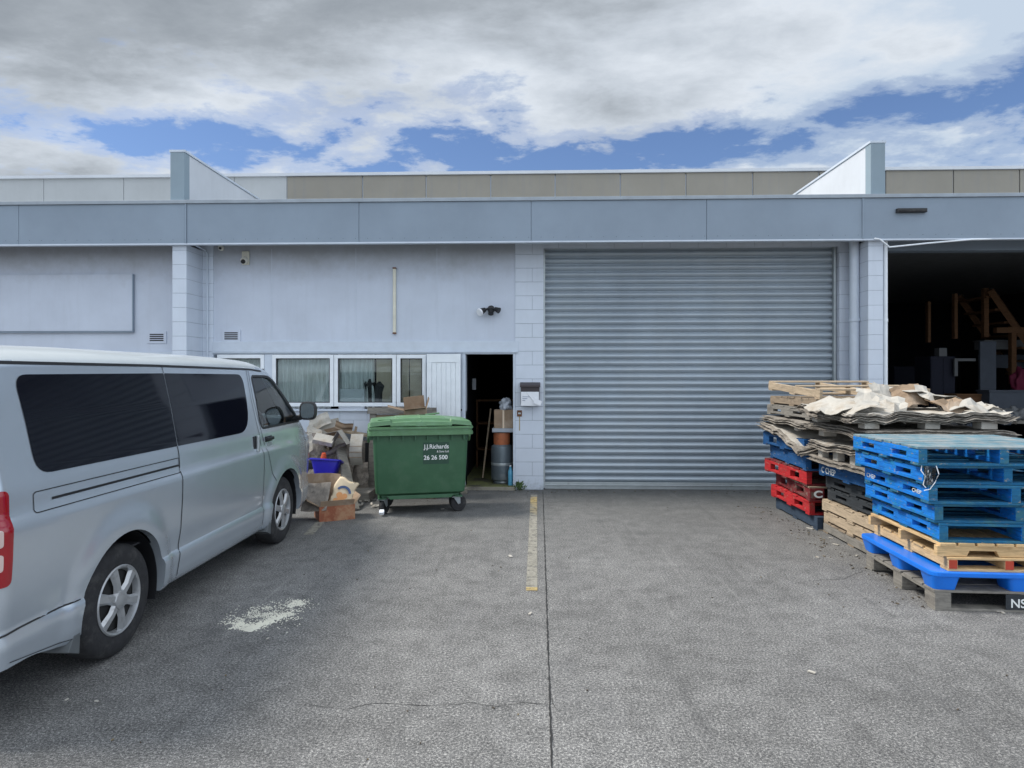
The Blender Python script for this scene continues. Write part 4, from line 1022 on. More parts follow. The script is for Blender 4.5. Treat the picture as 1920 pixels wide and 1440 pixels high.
sl_ = math.atan((.69-.64)/2/(.95-.34)); fm = lambda x, z: T(x, -.3445+.0-(.0), z) @ RX(R(90)+0)
def facey(z): return -(.32+(z-.34)/(.61)*.025)+.012*(1-(z-.34)/.61)-.0015
MB().add([(.02, facey(.60), .60), (.33, facey(.60), .60), (.33, facey(.86), .86), (.02, facey(.86), .86)], [(0, 1, 2, 3)]).build('sticker', M['bin_label'], bn, fixn=False)
TX = RX(R(90)-sl_*-1*0)
def btxt(body, size, xr, z, al='RIGHT', bold=.0, sx=1):
    text_mesh('lettering', body, size, M['letter'], T(xr, facey(z)-.004, z) @ RX(R(90)-.03), bn, al, .0006, sx, bold)
btxt('J.J.Richards', .072, .325, .785, bold=.0012, sx=.92); btxt('& Sons Ltd', .034, .325, .738, bold=.0003, sx=.95); btxt('26 26 500', .070, .312, .655, bold=.0012)

# things behind the bin
st = MB(); a_ = gr(690, 948); b_ = gr(872, 938)
st.bx(x797-1.0, x872+.02, YW-.28, YW-.1, 0, .09); 
for k in range(5): st.bx(x797-1.0+k*.33+.003, x797-1.0+(k+1)*.33-.003, YW-.32-random.uniform(0, .05), YW-.281, 0, .08)
tag(st.build('step', M['stepc'], None, .006), 'low concrete block step seen beneath the green bin', 'step')
# upright pallet leaning on wall
xu = fx(689, 8.95)
up = thing('pallet', 'weathered grey pallet standing upright against the wall behind the green bin', 'pallet', (xu, 8.98, 0), 0, 'pallets standing against the wall', rot=(R(-6), 0, 0))
up_f = MB(); up_f.bx(0, .09, -.02, .02, 0, 1.2); up_f.bx(.62, .72, -.02, .02, 0, 1.2)
up_f.build('stringer', M['greywood'], up, .003)
tb = MB(); tb.bx(-.03, .95, -.045, -.021, 1.11, 1.2); tb.build('top_rail', M['greywood'], up, .003)
sl2 = MB()
for k in range(11): sl2.bx(.091, .9, .0, .02, .04+k*.1, .04+k*.1+.062)
sl2.build('slat', M['oldwood'], up, .002)
# open cardboard box on top of upright pallet
def open_box(name, label, cat, loc, rz, w, d, h, m, flaps, mi=None, rot=None):
    r = thing(name, label, cat, loc, rz, rot=rot)
    b = MB(); t_ = .005
    b.bx(-w/2, w/2, -d/2, -d/2+t_, 0, h); b.bx(-w/2, w/2, d/2-t_, d/2, 0, h); b.bx(-w/2, -w/2+t_, -d/2+t_, d/2-t_, 0, h); b.bx(w/2-t_, w/2, -d/2+t_, d/2-t_, 0, h); b.bx(-w/2+t_, w/2-t_, -d/2+t_, d/2-t_, 0, t_)
    b.build('body', m, r)
    for (side, ang, ln) in flaps:
        f = MB()
        if side in 'fb':
            s = -1 if side == 'f' else 1
            mt = T(0, s*d/2, h) @ RX(R(-ang*s)); f.bx(-w/2+.01, w/2-.01, 0, .004, 0, ln, mt)
        else:
            s = -1 if side == 'l' else 1
            mt = T(s*w/2, 0, h) @ RY(R(ang*s)); f.bx(0, .004, -d/2+.01, d/2-.01, 0, ln, mt)
        f.build('flap', mi or m, r)
    return r
open_box('open_carton', 'torn brown carton with splayed flaps behind the bin beside the white door', 'box', (fx(781, 8.8), 8.72, 1.13), R(12), .30, .26, .07, M['card'], [('l', 70, .22), ('f', 75, .11), ('r', 20, .14), ('b', -8, .16)], rot=(R(4), R(-6), R(12)))
lw = MB().bx(-.25, .25, -.12, .12, 0, .5); 
tag(lw.build('carton', M['card'], None, .004, loc=(fx(781, 8.8), 8.74, .62)), 'plain brown carton hidden behind the bin under the torn one', 'box')
tag(MB().bx(-.3, .3, -.15, .15, 0, .61).build('crate', M['oldwood'], None, .004, loc=(fx(781, 8.8), 8.74, .0)), 'old crate behind the bin carrying the cartons', 'crate')

# ------------------------------------------------------------------ rubbish pile by the van
def G(u, v): return gr(u, v)
bxp = gr(617, 978)
bxr = open_box('open_carton', 'red-brown open carton on the concrete between the van and the bin', 'box', (bxp.x+.0, bxp.y+.2, 0), R(28), .40, .34, .17, M['redcard'],
         [('l', 60, .15), ('r', 35, .12), ('f', 20, .07)], M['card'])
tag(MB().sheet(lambda a, b: (-.2+.4*a, .1*math.sin(a*3)+.02*b, .0+.36*b), 8, 8, .004).build('cardboard_sheet', M['card'], None, loc=(bxp.x-.13, bxp.y+.18, .14)), 'plain brown cardboard sheet sticking up at the left of the open carton', 'cardboard')
o = MB().sheet(lambda a, b: tuple(RX(R(-32)) @ RZ(R(0)) @ Vector((-.16+.30*a, .02*math.sin(a*5), .34*b))), 10, 10, .004)
cy = tag(o.build('cardboard_sheet', M['card_grey'], None, loc=(bxp.x-.16, bxp.y-.02, .12)), 'greasy crushed cardboard piece leaning over the front of the open carton', 'cardboard')
bag = thing('paper_bag', 'cream printed paper bag with blue arc and orange picture in the carton', 'bag', (bxp.x+.06, bxp.y+.08, .14), rot=(R(-20), R(24), R(10)))
def bagf(s_):
    return lambda a, b: (-.12+.24*a+.012*math.sin(b*7), s_*.03*math.sin(a*math.pi)*(1-b*.6), .0+.34*b+.01*math.sin(a*9))
MB().sheet(bagf(-1), 12, 12, .001).sheet(bagf(1), 12, 12, .001).build('bag_body', M['bagpaper'], bag, smooth='all')
arc = MB(); vs = []
for k in range(13):
    a = R(20+k*140/12)
    for r_ in (.062, .090): vs.append((.0+r_*math.cos(a), -.034, .17+r_*math.sin(a)))
arc.add(vs, [(2*k, 2*k+1, 2*k+3, 2*k+2) for k in range(12)]); arc.build('printed_arc', M['print_blue'], bag, fixn=False)
bd_ = MB()
for (x, z, r_) in ((-.03, .14, .035), (.03, .15, .03), (.0, .10, .04), (.05, .09, .03), (-.05, .07, .025)):
    bd_.lathe([(r_, 0), (r_, .001)], 14, T(x, -.033-.001*r_*50, z) @ RX(R(90)))
bd_.build('printed_picture', M['print_orange'], bag)
# blue tub
tp = gr(606, 944)
tb_ = thing('plastic_tub', 'royal blue plastic tub tilted behind the open carton', 'tub', (tp.x, tp.y+.08, .33), rot=(R(-16), R(4), R(5)))
loft([(rrect(.24, .2, .04), 0, 0), (rrect(.36, .28, .04), .18, 0), (rrect(.365, .285, .04), .20, 0)]).build('body', M['tub'], tb_, smooth=30)
loft([(rrect(.40, .32, .05), .19, 0), (rrect(.41, .33, .05), .195, 0), (rrect(.41, .33, .05), .215, 0)]).build('rim', M['tub'], tb_, smooth=30)
tag(MB().bx(-.19, .19, -.15, .15, 0, .33).build('grey_box', M['card_grey'], None, .005, loc=(tp.x-.02, tp.y+.13, 0)), 'grey weathered box under the royal blue tub', 'box')
# boards and sheets against the wall
def board(name, label, cat, p0, p1, w, t_, m, roll=0):
    p0, p1 = Vector(p0), Vector(p1); d = (p1-p0); L_ = d.length; q = d.to_track_quat('Z', 'Y').to_matrix().to_4x4()
    mb = MB().bx(-w/2, w/2, -t_/2, t_/2, 0, L_, RZ(R(roll)))
    o = mb.build(name, m, None, .002); o.location = p0; o.rotation_euler = q.to_euler(); return tag(o, label, cat)
def wp(u, v, Y): return at(u, v, Y)
board('timber_plank', 'grey weathered plank leaning from the ground by the carton up to the wall', 'plank', gr(664, 958)+Vector((0, .0, .02)), wp(634, 822, 8.9), .13, .04, M['greywood'], 20)
board('timber_plank', 'darker plank just left of the leaning grey one', 'plank', gr(650, 950)+Vector((-.06, .2, .02)), wp(612, 830, 9.05), .10, .03, M['oldwood'], 10)
board('timber_plank', 'long pale board slanting down behind the pile towards the upright pallet', 'plank', wp(598, 800, 9.22), wp(700, 818, 9.2), .03, .17, M['palewood'], 90)
board('timber_plank', 'dark charred batten curving down beside the upright pallet', 'plank', gr(668, 935)+Vector((0, .55, .02)), wp(688, 830, 9.1), .05, .035, M['black'], 0)
tag(MB().bx(-.5, .5, -.02, .02, 0, .72, RX(R(-4))).build('sheet_board', M['card_grey'], None, .003, loc=(wp(640, 800, 9.15).x+.02, 9.12, 0)), 'wide grey sheet standing behind the rubbish against the block wall', 'board')
c_ = wp(656, 815, 8.6)
def curl(a, b):
    z = -.0-.42*b; yb_ = -.10*math.sin(b*math.pi*.9)
    return (.17*a, yb_, z)
cs = thing('curled_sheet', 'cream curled panel hanging beside the upright pallet', 'cardboard', (wp(654, 815, 8.6).x, 8.72, wp(654, 815, 8.6).z))
MB().surf(curl, 3, 16).build('upper_sheet', M['paper'], cs, smooth='all', fixn=False)
for z_ in (-.16, -.24, -.31): MB().bx(.0, .17, -.112, -.108, z_, z_+.008).build('crease', M['card'], cs)
o = MB().bx(-.13, .13, -.09, .09, 0, .06, RX(R(25)) @ RY(R(14)))
tag(o.build('white_carton', M['paper'], None, .004, loc=wp(607, 828, 8.55)), 'flat white carton tilted on top of the rubbish pile', 'box')
open_box('open_carton', 'grey-brown open carton high at the back of the rubbish under the window', 'box', (wp(622, 800, 9.0).x, 8.98, .72), R(15), .34, .24, .16, M['card'], [('l', 50, .14), ('f', 65, .12), ('b', 10, .12)], M['paper'], rot=(R(14), R(-12), R(15)))
for k, (p0_, p1_, m_, lab) in enumerate((((596, 935, 8.5), (620, 815, 8.95), 'palewood', 'thin pale slat poking up behind the blue tub'), ((640, 940, 8.6), (668, 800, 9.15), 'oldwood', 'thin brown slat crossing behind the leaning planks'), ((575, 900, 8.7), (640, 868, 8.75), 'greywood', 'short grey offcut lying level in the rubbish'))):
    board('timber_offcut', lab, 'slat', wp(*p0_), wp(*p1_), .035, .018, M[m_], 30*k)
# A-shaped folded card
fa = MB(); fa.add([(-.13, 0, -.12), (0, .02, .10), (0, .22, .10), (-.13, .2, -.12), (.13, .0, -.08), (.13, .2, -.08)], [(0, 1, 2, 3), (1, 4, 5, 2)])
so = fa.build('folded_card', M['paper'], None, loc=wp(632, 822, 8.5)); md = so.modifiers.new('s', 'SOLIDIFY'); md.thickness = .005
tag(so, 'peaked folded card like a small roof on the rubbish pile', 'cardboard')
for k, (u, v, Y, w, h, rx, ry, mm, lab) in enumerate((
    (585, 850, 8.7, .30, .55, -8, 5, 'card_grey', 'tall grey cardboard sheet nearest the van mirror'),
    (600, 790, 9.0, .28, .18, -20, -25, 'paper', 'pale bent card behind the van mirror'),
    (645, 800, 8.9, .24, .12, 30, 12, 'card', 'small brown flap lying on the pile below the window'),
    (628, 845, 8.65, .34, .12, 40, -20, 'card_grey', 'crushed grey card under the folded one'))):
    o = MB().sheet(lambda a, b, k=k, w=w, h=h: (w*(a-.5), .02*math.sin(a*6+k)+.01*math.sin(b*9), h*(b-.5)), 8, 8, .004).build('cardboard_sheet', M[mm], None, loc=wp(u, v, Y)); o.rotation_euler = (R(rx), R(ry), R(8*k)); tag(o, lab, 'cardboard')
for k, (u, v, Y, L, D, rx, ry, rz, mm, lab) in enumerate((
    (590, 835, 8.75, .3, .3, 60, 10, 20, 'paper', 'crinkled white paper beside the van nose in the rubbish'),
    (582, 880, 8.6, .35, .3, 50, -20, -10, 'card_grey', 'crumpled grey wrapping low in the rubbish by the van wheel'),
    (640, 870, 8.75, .35, .4, 70, 20, 10, 'card_grey', 'creased grey sheet behind the leaning planks'),
    (672, 900, 8.8, .3, .45, 75, -10, -5, 'card_grey', 'dark creased sheet by the foot of the upright pallet'),
    (600, 812, 9.0, .35, .25, 30, 25, 40, 'paper', 'white torn wrapping high at the back of the rubbish'))):
    crumple(lab, wp(u, v, Y), L, D, rx, ry, rz, .05, 30+k, M[mm], .03)
# cone
cn = thing('traffic_cone', 'orange traffic cone half buried in the rubbish pile', 'cone', (wp(600, 850, 8.45).x, 8.45, .12), rot=(R(6), R(8), 0))
MB().lathe([(.11, .03), (.03, .5), (.022, .52), (0, .52)], 20).build('cone', M['orange'], cn, smooth=30)
MB().bx(-.15, .15, -.15, .15, 0, .03).build('base', M['orange'], cn, .006)
bk = MB(); bk.bx(-.35, .55, -.2, .2, 0, .12)
tag(bk.build('rubble_board', M['greywood'], None, .01, loc=(wp(620, 900, 8.5).x, 8.55, 0)), 'low grey timber offcut under the rubbish pile', 'timber')
tag(MB().bx(-.12, .12, -.1, .1, 0, .5).build('paint_tin', M['black'], None, .01, loc=(wp(588, 870, 8.6).x, 8.62, .0)), 'dark box standing behind the van corner in the rubbish', 'box')
lt = MB(); rnd = random.Random(5)
for k in range(26):
    p = gr(rnd.uniform(655, 722), rnd.uniform(936, 952)); a = rnd.uniform(0, 6.28); l_ = rnd.uniform(.04, .14)
    mt = T(p.x, p.y, .008+rnd.uniform(0, .02)) @ RZ(a) @ RX(rnd.uniform(-.5, .5)); lt.bx(-l_/2, l_/2, -.012, .012, 0, .004, mt)
tag(lt.build('litter', M['paper']), 'scraps of pale litter on the ground left of the bin', 'litter', kind='stuff')
# scattered bits on the ground
lt = MB()
for (u, v, s) in ((1558, 1010, .02), (1567, 1022, .03), (1533, 1046, .02), (1606, 1043, .02), (1870, 1146, .03), (1880, 1150, .02), (957, 1044, .03), (994, 1152, .02), (1519, 992, .04), (1540, 995, .03), (830, 955, .02), (1527, 990, .03), (1522, 1262, .02), (502, 1199, .01), (125, 1314, .01), (181, 1317, .01)):
    p = gr(u, v); mt = T(p.x, p.y, .004) @ RZ(random.uniform(0, 3)); lt.bx(-s, s, -s*.4, s*.4, 0, .006, mt)
tag(lt.build('debris', M['paper']), 'small pale chips scattered over the concrete yard', 'litter', kind='stuff')
gt = MB(); rnd = random.Random(15)
for k in range(260):
    q = rnd.random()
    if q < .45: x, y = rnd.uniform(-1.2, 4.2), YW-.04-abs(rnd.gauss(0, .10)) if True else 0
    elif q < .8: x, y = 2.95-abs(rnd.gauss(0, .16)), rnd.uniform(4.6, 8.2)
    else: x, y = rnd.uniform(-2.2, 3.5), rnd.uniform(2.6, 9)
    s_ = rnd.uniform(.003, .007) if q > .8 else rnd.uniform(.003, .012)
    mt = T(x, y, .003) @ RZ(rnd.uniform(0, 3)) @ RX(rnd.uniform(-.3, .3)); gt.bx(-s_, s_, -s_*.5, s_*.5, 0, .005, mt)
tag(gt.build('grit', mat('grit', (.07, .055, .04), .9, var=.5, scale=3, col2=(.22, .17, .10), c2scale=5), fixn=False), 'brown grit and leaf scraps gathered along the building and pallets', 'litter', kind='stuff')
# grain spill
sp = MB(); rnd = random.Random(9)
A, B = gr(450, 1180), gr(580, 1128)
ax = (B-A); L_ = ax.length; ax.normalize(); pr = Vector((-ax.y, ax.x, 0))
N = 0
while N < 1900:
    s_ = rnd.random(); w_ = rnd.gauss(0, 1)
    width = .05+.13*math.sin(math.pi*min(1, s_*.9+.1))
    p = A+ax*(s_*L_+rnd.gauss(0, .02))+pr*(w_*width*.62+.04)
    if noise.noise(p*9) < -.05+(.25*s_) and rnd.random() < .8: N += .3; continue
    a = rnd.uniform(0, 6.28); r_ = rnd.uniform(.0028, .0065); h = .005
    d = Vector((math.cos(a), math.sin(a), 0))*r_; e = Vector((-d.y, d.x, 0))*.6
    zb_ = Vector((0, 0, .001)); zt_ = Vector((0, 0, h))
    sp.add([p+zb_-d-e, p+zb_+d-e, p+zb_+d+e, p+zb_-d+e, p+zt_], [(0, 1, 4), (1, 2, 4), (2, 3, 4), (3, 0, 4)]); N += 1
for k in range(650):
    s_ = rnd.random()**1.3*.62; p = A+ax*(s_*L_)+pr*(rnd.gauss(-.06, .022)+.0)
    a = rnd.uniform(0, 6.28); r_ = rnd.uniform(.004, .008); d = Vector((math.cos(a), math.sin(a), 0))*r_; e = Vector((-d.y, d.x, 0))*.7
    sp.add([p+Vector((0, 0, .002))-d-e, p+Vector((0, 0, .002))+d-e, p+Vector((0, 0, .002))+d+e, p+Vector((0, 0, .002))-d+e, p+Vector((0, 0, .007))], [(0, 1, 4), (1, 2, 4), (2, 3, 4), (3, 0, 4)])
tag(sp.build('spilled_grain', mat('grain', (.64, .62, .53), .8, var=.1, bump=0), fixn=False), 'patch of spilled white grain on the concrete beside the van', 'spill', kind='stuff')

# ------------------------------------------------------------------ van
def interp(tab, x):
    if x <= tab[0][0]: return tab[0][1]
    for (a, b), (c, d) in zip(tab[:-1], tab[1:]):
        if x <= c:
            s = (x-a)/(c-a); return b+(d-b)*s
    return tab[-1][1]
def sm(a, b, x):
    s = max(0, min(1, (x-a)/(b-a))); return s*s*(3-2*s)
WBY = 2.57; WR = .325; YR0, YR1 = -.97, 3.65
TOPT = [(-.97, 1.72), (-.94, 1.765), (-.87, 1.80), (-.7, 1.812), (0, 1.825), (1.6, 1.825), (2.0, 1.818), (2.2, 1.81), (2.38, 1.775), (2.5, 1.72), (3.16, 1.17), (3.3, 1.10), (3.45, 1.03), (3.55, .95), (3.61, .82), (3.65, .6)]
SIDE = [(.24, .795), (.28, .822), (.43, .840), (.452, .834), (.47, .820), (.60, .836), (.80, .846), (.945, .848), (.97, .840), (1.00, .826), (1.10, .822), (1.14, .816), (1.19, .806), (1.45, .765), (1.68, .718), (1.76, .700)]
def sidex(y, z):
    x = interp(SIDE, z)
    for yc in (0, WBY):
        r = math.hypot(y-yc, z-.34)
        if z > .2:
            x += .022*(1-sm(.44, .54, r))*(1 if z < .95 else 0)
    x -= .11*max(0, 1-(y-YR0)/.11)**2.2*(1 if y < YR0+.11 else 0)
    if y > 2.85: x -= .15*((y-2.85)/.8)**2.4
    return x
def section(y, inner=0):
    zt = interp(TOPT, y)-inner; z0 = .25+.055*(1-sm(-.75, -.42, y)) if not inner else .58
    drop = min(.125, max(.05, (zt-.6)*.2)); zs = max(z0+.02, zt-drop)
    pts = []; K = 34
    base_z = [.25, .262, .28, .33, .38, .43, .455, .47, .5, .55, .6, .65, .7, .75, .8, .85, .9, .945, .96, .975, .988, 1.0, 1.05, 1.1, 1.14, 1.16, 1.19, 1.25, 1.35, 1.45, 1.55, 1.62, 1.68, 1.73]
    for i, bz in enumerate(base_z):
        z = z0+(zs-z0)*(bz-.25)/(1.73-.25)
        pts.append((sidex(y, z)-inner, z))
    xs_ = pts[-1][0]; C = 12
    for k in range(1, C+1):
        a = k/C*math.pi/2; e = .62
        x = xs_*(math.cos(a)**e if k < C else 0); z = zs+(zt-zs)*(math.sin(a)**.85)
        pts.append((x, z))
    full = [(x, z) for x, z in pts]+[(-x, z) for x, z in reversed(pts[:-1])]
    return full
def van_loft(y0, y1, inner=0, step=.03):
    ys = [y0]; y = y0
    if not inner:
        ys += [y0+.01, y0+.025, y0+.05, y0+.08]; y = y0+.11
    else: y = y0+step
    while y < y1-.001: ys.append(y); y += step
    ys.append(y1)
    mb = MB(); vs = []
    for y in ys:
        s = section(y, inner); n = len(s); vs += [(x, y, z) for x, z in s]
    fs = []
    for i in range(len(ys)-1):
        for k in range(n): fs.append((i*n+k, i*n+(k+1) % n, (i+1)*n+(k+1) % n, (i+1)*n+k))
    fs.append(tuple(range(n))); fs.append(tuple((len(ys)-1)*n+k for k in reversed(range(n))))
    return mb.add(vs, fs)
van = thing('van', 'silver long-bodied passenger van with dark tinted side windows parked at the left', 'van', (-2.395-.845, 3.73, 0), R(.7))
body = van_loft(YR0, YR1).build('body', M['paint_car'], van)
def cutter(mb):
    o = mb.build('cut', None, van); return o
def boolean(o, c):
    md = o.modifiers.new('b', 'BOOLEAN'); md.operation = 'DIFFERENCE'; md.solver = 'EXACT'; md.object = c
    bpy.context.view_layer.update(); bake(o); bpy.data.objects.remove(c)
boolean(body, cutter(van_loft(-.9, 3.14, .045, .1)))
ARC = [(R(-20+k*220/28)) for k in range(29)]
for yc in (0, WBY):
    r_ = .395
    poly = [(yc+r_*math.cos(a)*(1.0), .335+r_*math.sin(a)) for a in ARC]
    poly = [(yc+r_*1.0, .1)]+poly+[(yc-r_*1.0, .1)]
    for s in (-1, 1):
        boolean(body, cutter(MB().prism(poly, s*.56, s*1.1, lambda p, q, a: Vector((a, p, q)))))
# front side windows, outline in (y, z)
def rpoly(pts, rads):
    out = []; n = len(pts)
    for i in range(n):
        p = Vector(pts[i]); a = (Vector(pts[i-1])-p).normalized(); b = (Vector(pts[(i+1) % n])-p).normalized(); r = rads[i]
        for k in range(7):
            t_ = k/6; q = p+a*r*(1-t_)**2+b*r*t_**2; out.append((q.x, q.y))
    return out
FW = rpoly([(2.03, 1.17), (3.04, 1.17), (2.44, 1.64), (2.01, 1.645)], [.07, .05, .12, .05])
boolean(body, cutter(MB().prism(FW, -1.2, 1.2, lambda p, q, a: Vector((a, p, q)))))
# windscreen cut (slanted box)
ws = MB(); mt = T(0, 2.80, 1.46) @ RX(R(-41.3)) ; ws.bx(-.62, .62, -.36, .36, -.10, .14, mt)
boolean(body, cutter(ws))
me = body.data
for p_ in me.polygons: p_.use_smooth = True
me.set_sharp_from_angle(angle=R(32))
# roof gets a lighter tone above the gutter
me.materials.clear(); me.materials.append(M['paint_car']); me.materials.append(M['car_roof'])
for p_ in me.polygons:
    zt = interp(TOPT, p_.center.y)
    p_.material_index = 1 if (p_.center.z > 1.718 and p_.center.z > zt-.15) else 0
# rounded polygon panel wrapped on the side
def side_panel(name, poly, m, parent, off=.003, thick=.004, side=1, nz=22, smooth=True, label=None):
    zs = sorted(set([q for _, q in poly])); z0, z1 = min(zs), max(zs)
    rows = [z0+(z1-z0)*k/nz for k in range(nz+1)]; rows = sorted(set(rows+zs))
    rr = []
    for z in rows:
        xs_ = []
        n = len(poly)
        for i in range(n):
            (a, b), (c, d) = poly[i], poly[(i+1) % n]
            if (b-z)*(d-z) <= 0 and b != d: xs_.append(a+(c-a)*(z-b)/(d-b))
        if len(xs_) >= 2: rr.append((z, min(xs_), max(xs_)))
    mb = MB(); NY = 24; vs = []
    for (z, a, b) in rr:
        for k in range(NY+1):
            y = a+(b-a)*k/NY; vs.append((side*(sidex(y, z)+off), y, z))
    fs = []
    for i in range(len(rr)-1):
        for k in range(NY): fs.append((i*(NY+1)+k, i*(NY+1)+k+1, (i+1)*(NY+1)+k+1, (i+1)*(NY+1)+k))
    mb.add(vs, fs); o = mb.build(name, m, parent, smooth='all', fixn=True, label=label)
    return o
def side_line(name, pts, w, m, parent, off=.0025, side=1, closed=False, n=12):
    P = []
    seq = pts+[pts[0]] if closed else pts
    for (a, b) in zip(seq[:-1], seq[1:]):
        for k in range(n): P.append((a[0]+(b[0]-a[0])*k/n, a[1]+(b[1]-a[1])*k/n))
    P.append(seq[-1]); vs = []
    for i, (y, z) in enumerate(P):
        q0, q1 = P[max(0, i-1)], P[min(len(P)-1, i+1)]; d = Vector((q1[0]-q0[0], q1[1]-q0[1])); d = d.normalized() if d.length > 1e-6 else Vector((1, 0))
        for s in (-1, 1):
            yy, zz_ = y-d.y*w/2*s, z+d.x*w/2*s; vs.append((side*(sidex(yy, zz_)+off), yy, zz_))
    return MB().add(vs, [(2*i, 2*i+1, 2*i+3, 2*i+2) for i in range(len(P)-1)]).build(name, m, parent, fixn=True)
QW = rpoly([(-.66, 1.165), (.615, 1.165), (.60, 1.665), (-.70, 1.655)], [.10, .01, .01, .08])
SW = rpoly([(.625, 1.165), (1.80, 1.165), (1.83, 1.66), (.61, 1.665)], [.01, .22, .10, .01])
for s in (1, -1):
    side_panel('rear_window', QW, M['pglass'], van, side=s, label=None); side_panel('sliding_window', SW, M['pglass'], van, side=s)
    side_line('window_seal', [p for p in FW], .022, M['black'], van, off=.002, side=s, closed=True, n=2)
    side_panel('cab_window', FW, M['cglass'], van, off=-.012, side=s)
pg = M['crack']
side_line('panel_gap', [(.615, 1.165), (.62, 1.0), (.615, .6), (.585, .27)], .008, pg, van)
side_line('panel_gap', [(.605, 1.665), (.60, 1.71)], .006, pg, van)
side_line('panel_gap', [(1.93, 1.70), (1.91, 1.45), (1.97, 1.1), (2.01, .9), (2.02, .27)], .006, pg, van)
side_line('panel_gap', [(1.97, 1.69), (1.955, 1.45), (2.03, 1.1), (2.10, .95), (2.18, .78), (2.26, .66)], .006, pg, van)
side_line('panel_gap', [(3.10, 1.1), (3.16, .95), (3.16, .6)], .006, pg, van)
side_line('sill_moulding', [(-.42, .272), (-.85, .33)], .004, pg, van)
# slider rail cover
side_line('rail_cover_gap', rpoly([(-.70, .985), (.61, .985), (.61, 1.085), (-.70, 1.085)], [.02, .005, .005, .02]), .005, pg, van, closed=True, n=2)
side_line('slide_rail', [(-.58, 1.035), (.605, 1.035)], .013, M['black'], van, off=.003)
side_line('gutter', [(-.93, 1.712), (.5, 1.716), (2.0, 1.705), (2.25, 1.69)], .016, M['black'], van, off=.003, n=16)
side_line('bumper_gap', [(-.95, .46), (-.78, .467), (-.40, .468)], .007, pg, van, off=.003)
# door handles
for (y, z, w, h) in ((1.865, 1.05, .075, .13), (2.16, 1.065, .15, .05)):
    hs = MB(); x = sidex(y, z)
    hs.bx(x-.01, x+.006, y-w/2, y+w/2, z-h/2, z+h/2); hd = hs.build('handle_recess', M['black'], van, .004)
    if w < .1: MB().bx(x+.007, x+.03, y+.008, y+w/2+.006, z-h/2-.01, z+h/2+.005).build('door_handle', M['bumper'], hd, .008)
    else: MB().bx(x+.007, x+.035, y-w/2, y+w/2-.01, z-.012, z+.018).build('door_handle', M['black'], hd, .008); 
MB().bx(sidex(2.17, 1.0)+.0, sidex(2.17, 1.0)+.006, 2.11, 2.24, .995, 1.03).build('handle_cup', M['bumper'], van, .003)
# mirror
mr = MB(); mx_ = sidex(2.92, 1.2)
loft_pts = []
n_ = 20
def mir(y, sc_, oz=0): return [(mx_+.155+.085*sc_*math.cos(2*math.pi*k/n_)*(abs(math.cos(2*math.pi*k/n_))+.001)**-.35, y, 1.285+oz+.095*sc_*math.sin(2*math.pi*k/n_)*(abs(math.sin(2*math.pi*k/n_))+.001)**-.35) for k in range(n_)]
rings = [mir(2.835, .92), mir(2.84, 1.0), mir(2.88, 1.02), mir(2.93, .85), mir(2.955, .4)]
vs = [p_ for r_ in rings for p_ in r_]; fs = [tuple(range(n_)), tuple((len(rings)-1)*n_+k for k in range(n_))]
for i in range(len(rings)-1):
    for k in range(n_): fs.append((i*n_+k, i*n_+(k+1) % n_, (i+1)*n_+(k+1) % n_, (i+1)*n_+k))
mro = MB().add(vs, fs).build('mirror', M['black'], van, smooth=40)
MB().add([(x, 2.833, z) for x, y, z in mir(0, .82)], [tuple(range(n_))]).build('mirror_glass', mat('mirror_glass', (.25, .30, .32), .03, 1., var=0, bump=0), mro)
MB().tube([(mx_-.02, 2.93, 1.19), (mx_+.07, 2.90, 1.22)], .03, 10).build('mirror_arm', M['black'], mro, smooth=True)
# tail lamps
for s in (1, -1):
    tl = side_panel('tail_lamp', rpoly([(-1.0, .68), (-.86, .69), (-.85, 1.12), (-1.0, 1.13)], [.01, .03, .03, .01]), M['red_lamp'], van, off=.006, side=s)
    for z in (.80, .91): side_panel('lamp_lens', rpoly([(-.98, z-.04), (-.90, z-.04), (-.90, z+.04), (-.98, z+.04)], [.015]*4), M['clear_lamp'], tl, off=.009, side=s)
lb = MB().bx(-.72, .72, -1.005, -.971, .30, .48).bx(-.3, .3, -.985, -.972, .52, .68); lb.build('rear_bumper', M['bumper'], van, .012)
MB().bx(-.62, .62, -.978, -.971, 1.15, 1.62).build('rear_screen', M['pglass'], van, .002)
fb = MB().bx(-.60, .60, 3.635, 3.69, .30, .55); fb.build('front_bumper', M['bumper'], van, .015)
# windscreen glass, cabin
wg = MB().bx(-.63, .63, -.37, .37, .012, .016, T(0, 2.80, 1.46) @ RX(R(-41.3))); wg.build('windscreen', M['cglass'], van)
for sx_ in (-1, 1):
    st_ = MB().bx(sx_*.42-.23, sx_*.42+.23, 1.85, 2.30, .60, .95).build('seat', M['seat'], van, .05)
    MB().bx(-.22, .22, 0, .12, 0, .5, T(sx_*.42, 1.80, .93) @ RX(R(12))).build('seat_back', M['seat'], st_, .05)
    MB().bx(-.12, .12, 0, .09, .52, .70, T(sx_*.42, 1.82, .93) @ RX(R(10))).build('headrest', M['seat'], st_, .03)
MB().lathe([(.18+.014*math.cos(R(a)), .014*math.sin(R(a))) for a in range(0, 360, 45)], 28, T(.40, 2.62, 1.16) @ RX(R(60)), closed=True).build('steering_wheel', M['black'], van, smooth='all')
MB().bx(-.74, .74, 2.72, 3.10, .75, 1.13).build('dashboard', M['black'], van, .03)
MB().bx(-.74, .74, -.89, 1.7, .579, .59).build('cabin_floor', M['seat'], van)
MB().bx(-.70, .70, 1.60, 1.62, .6, 1.7).build('rear_seats', M['seat'], van)
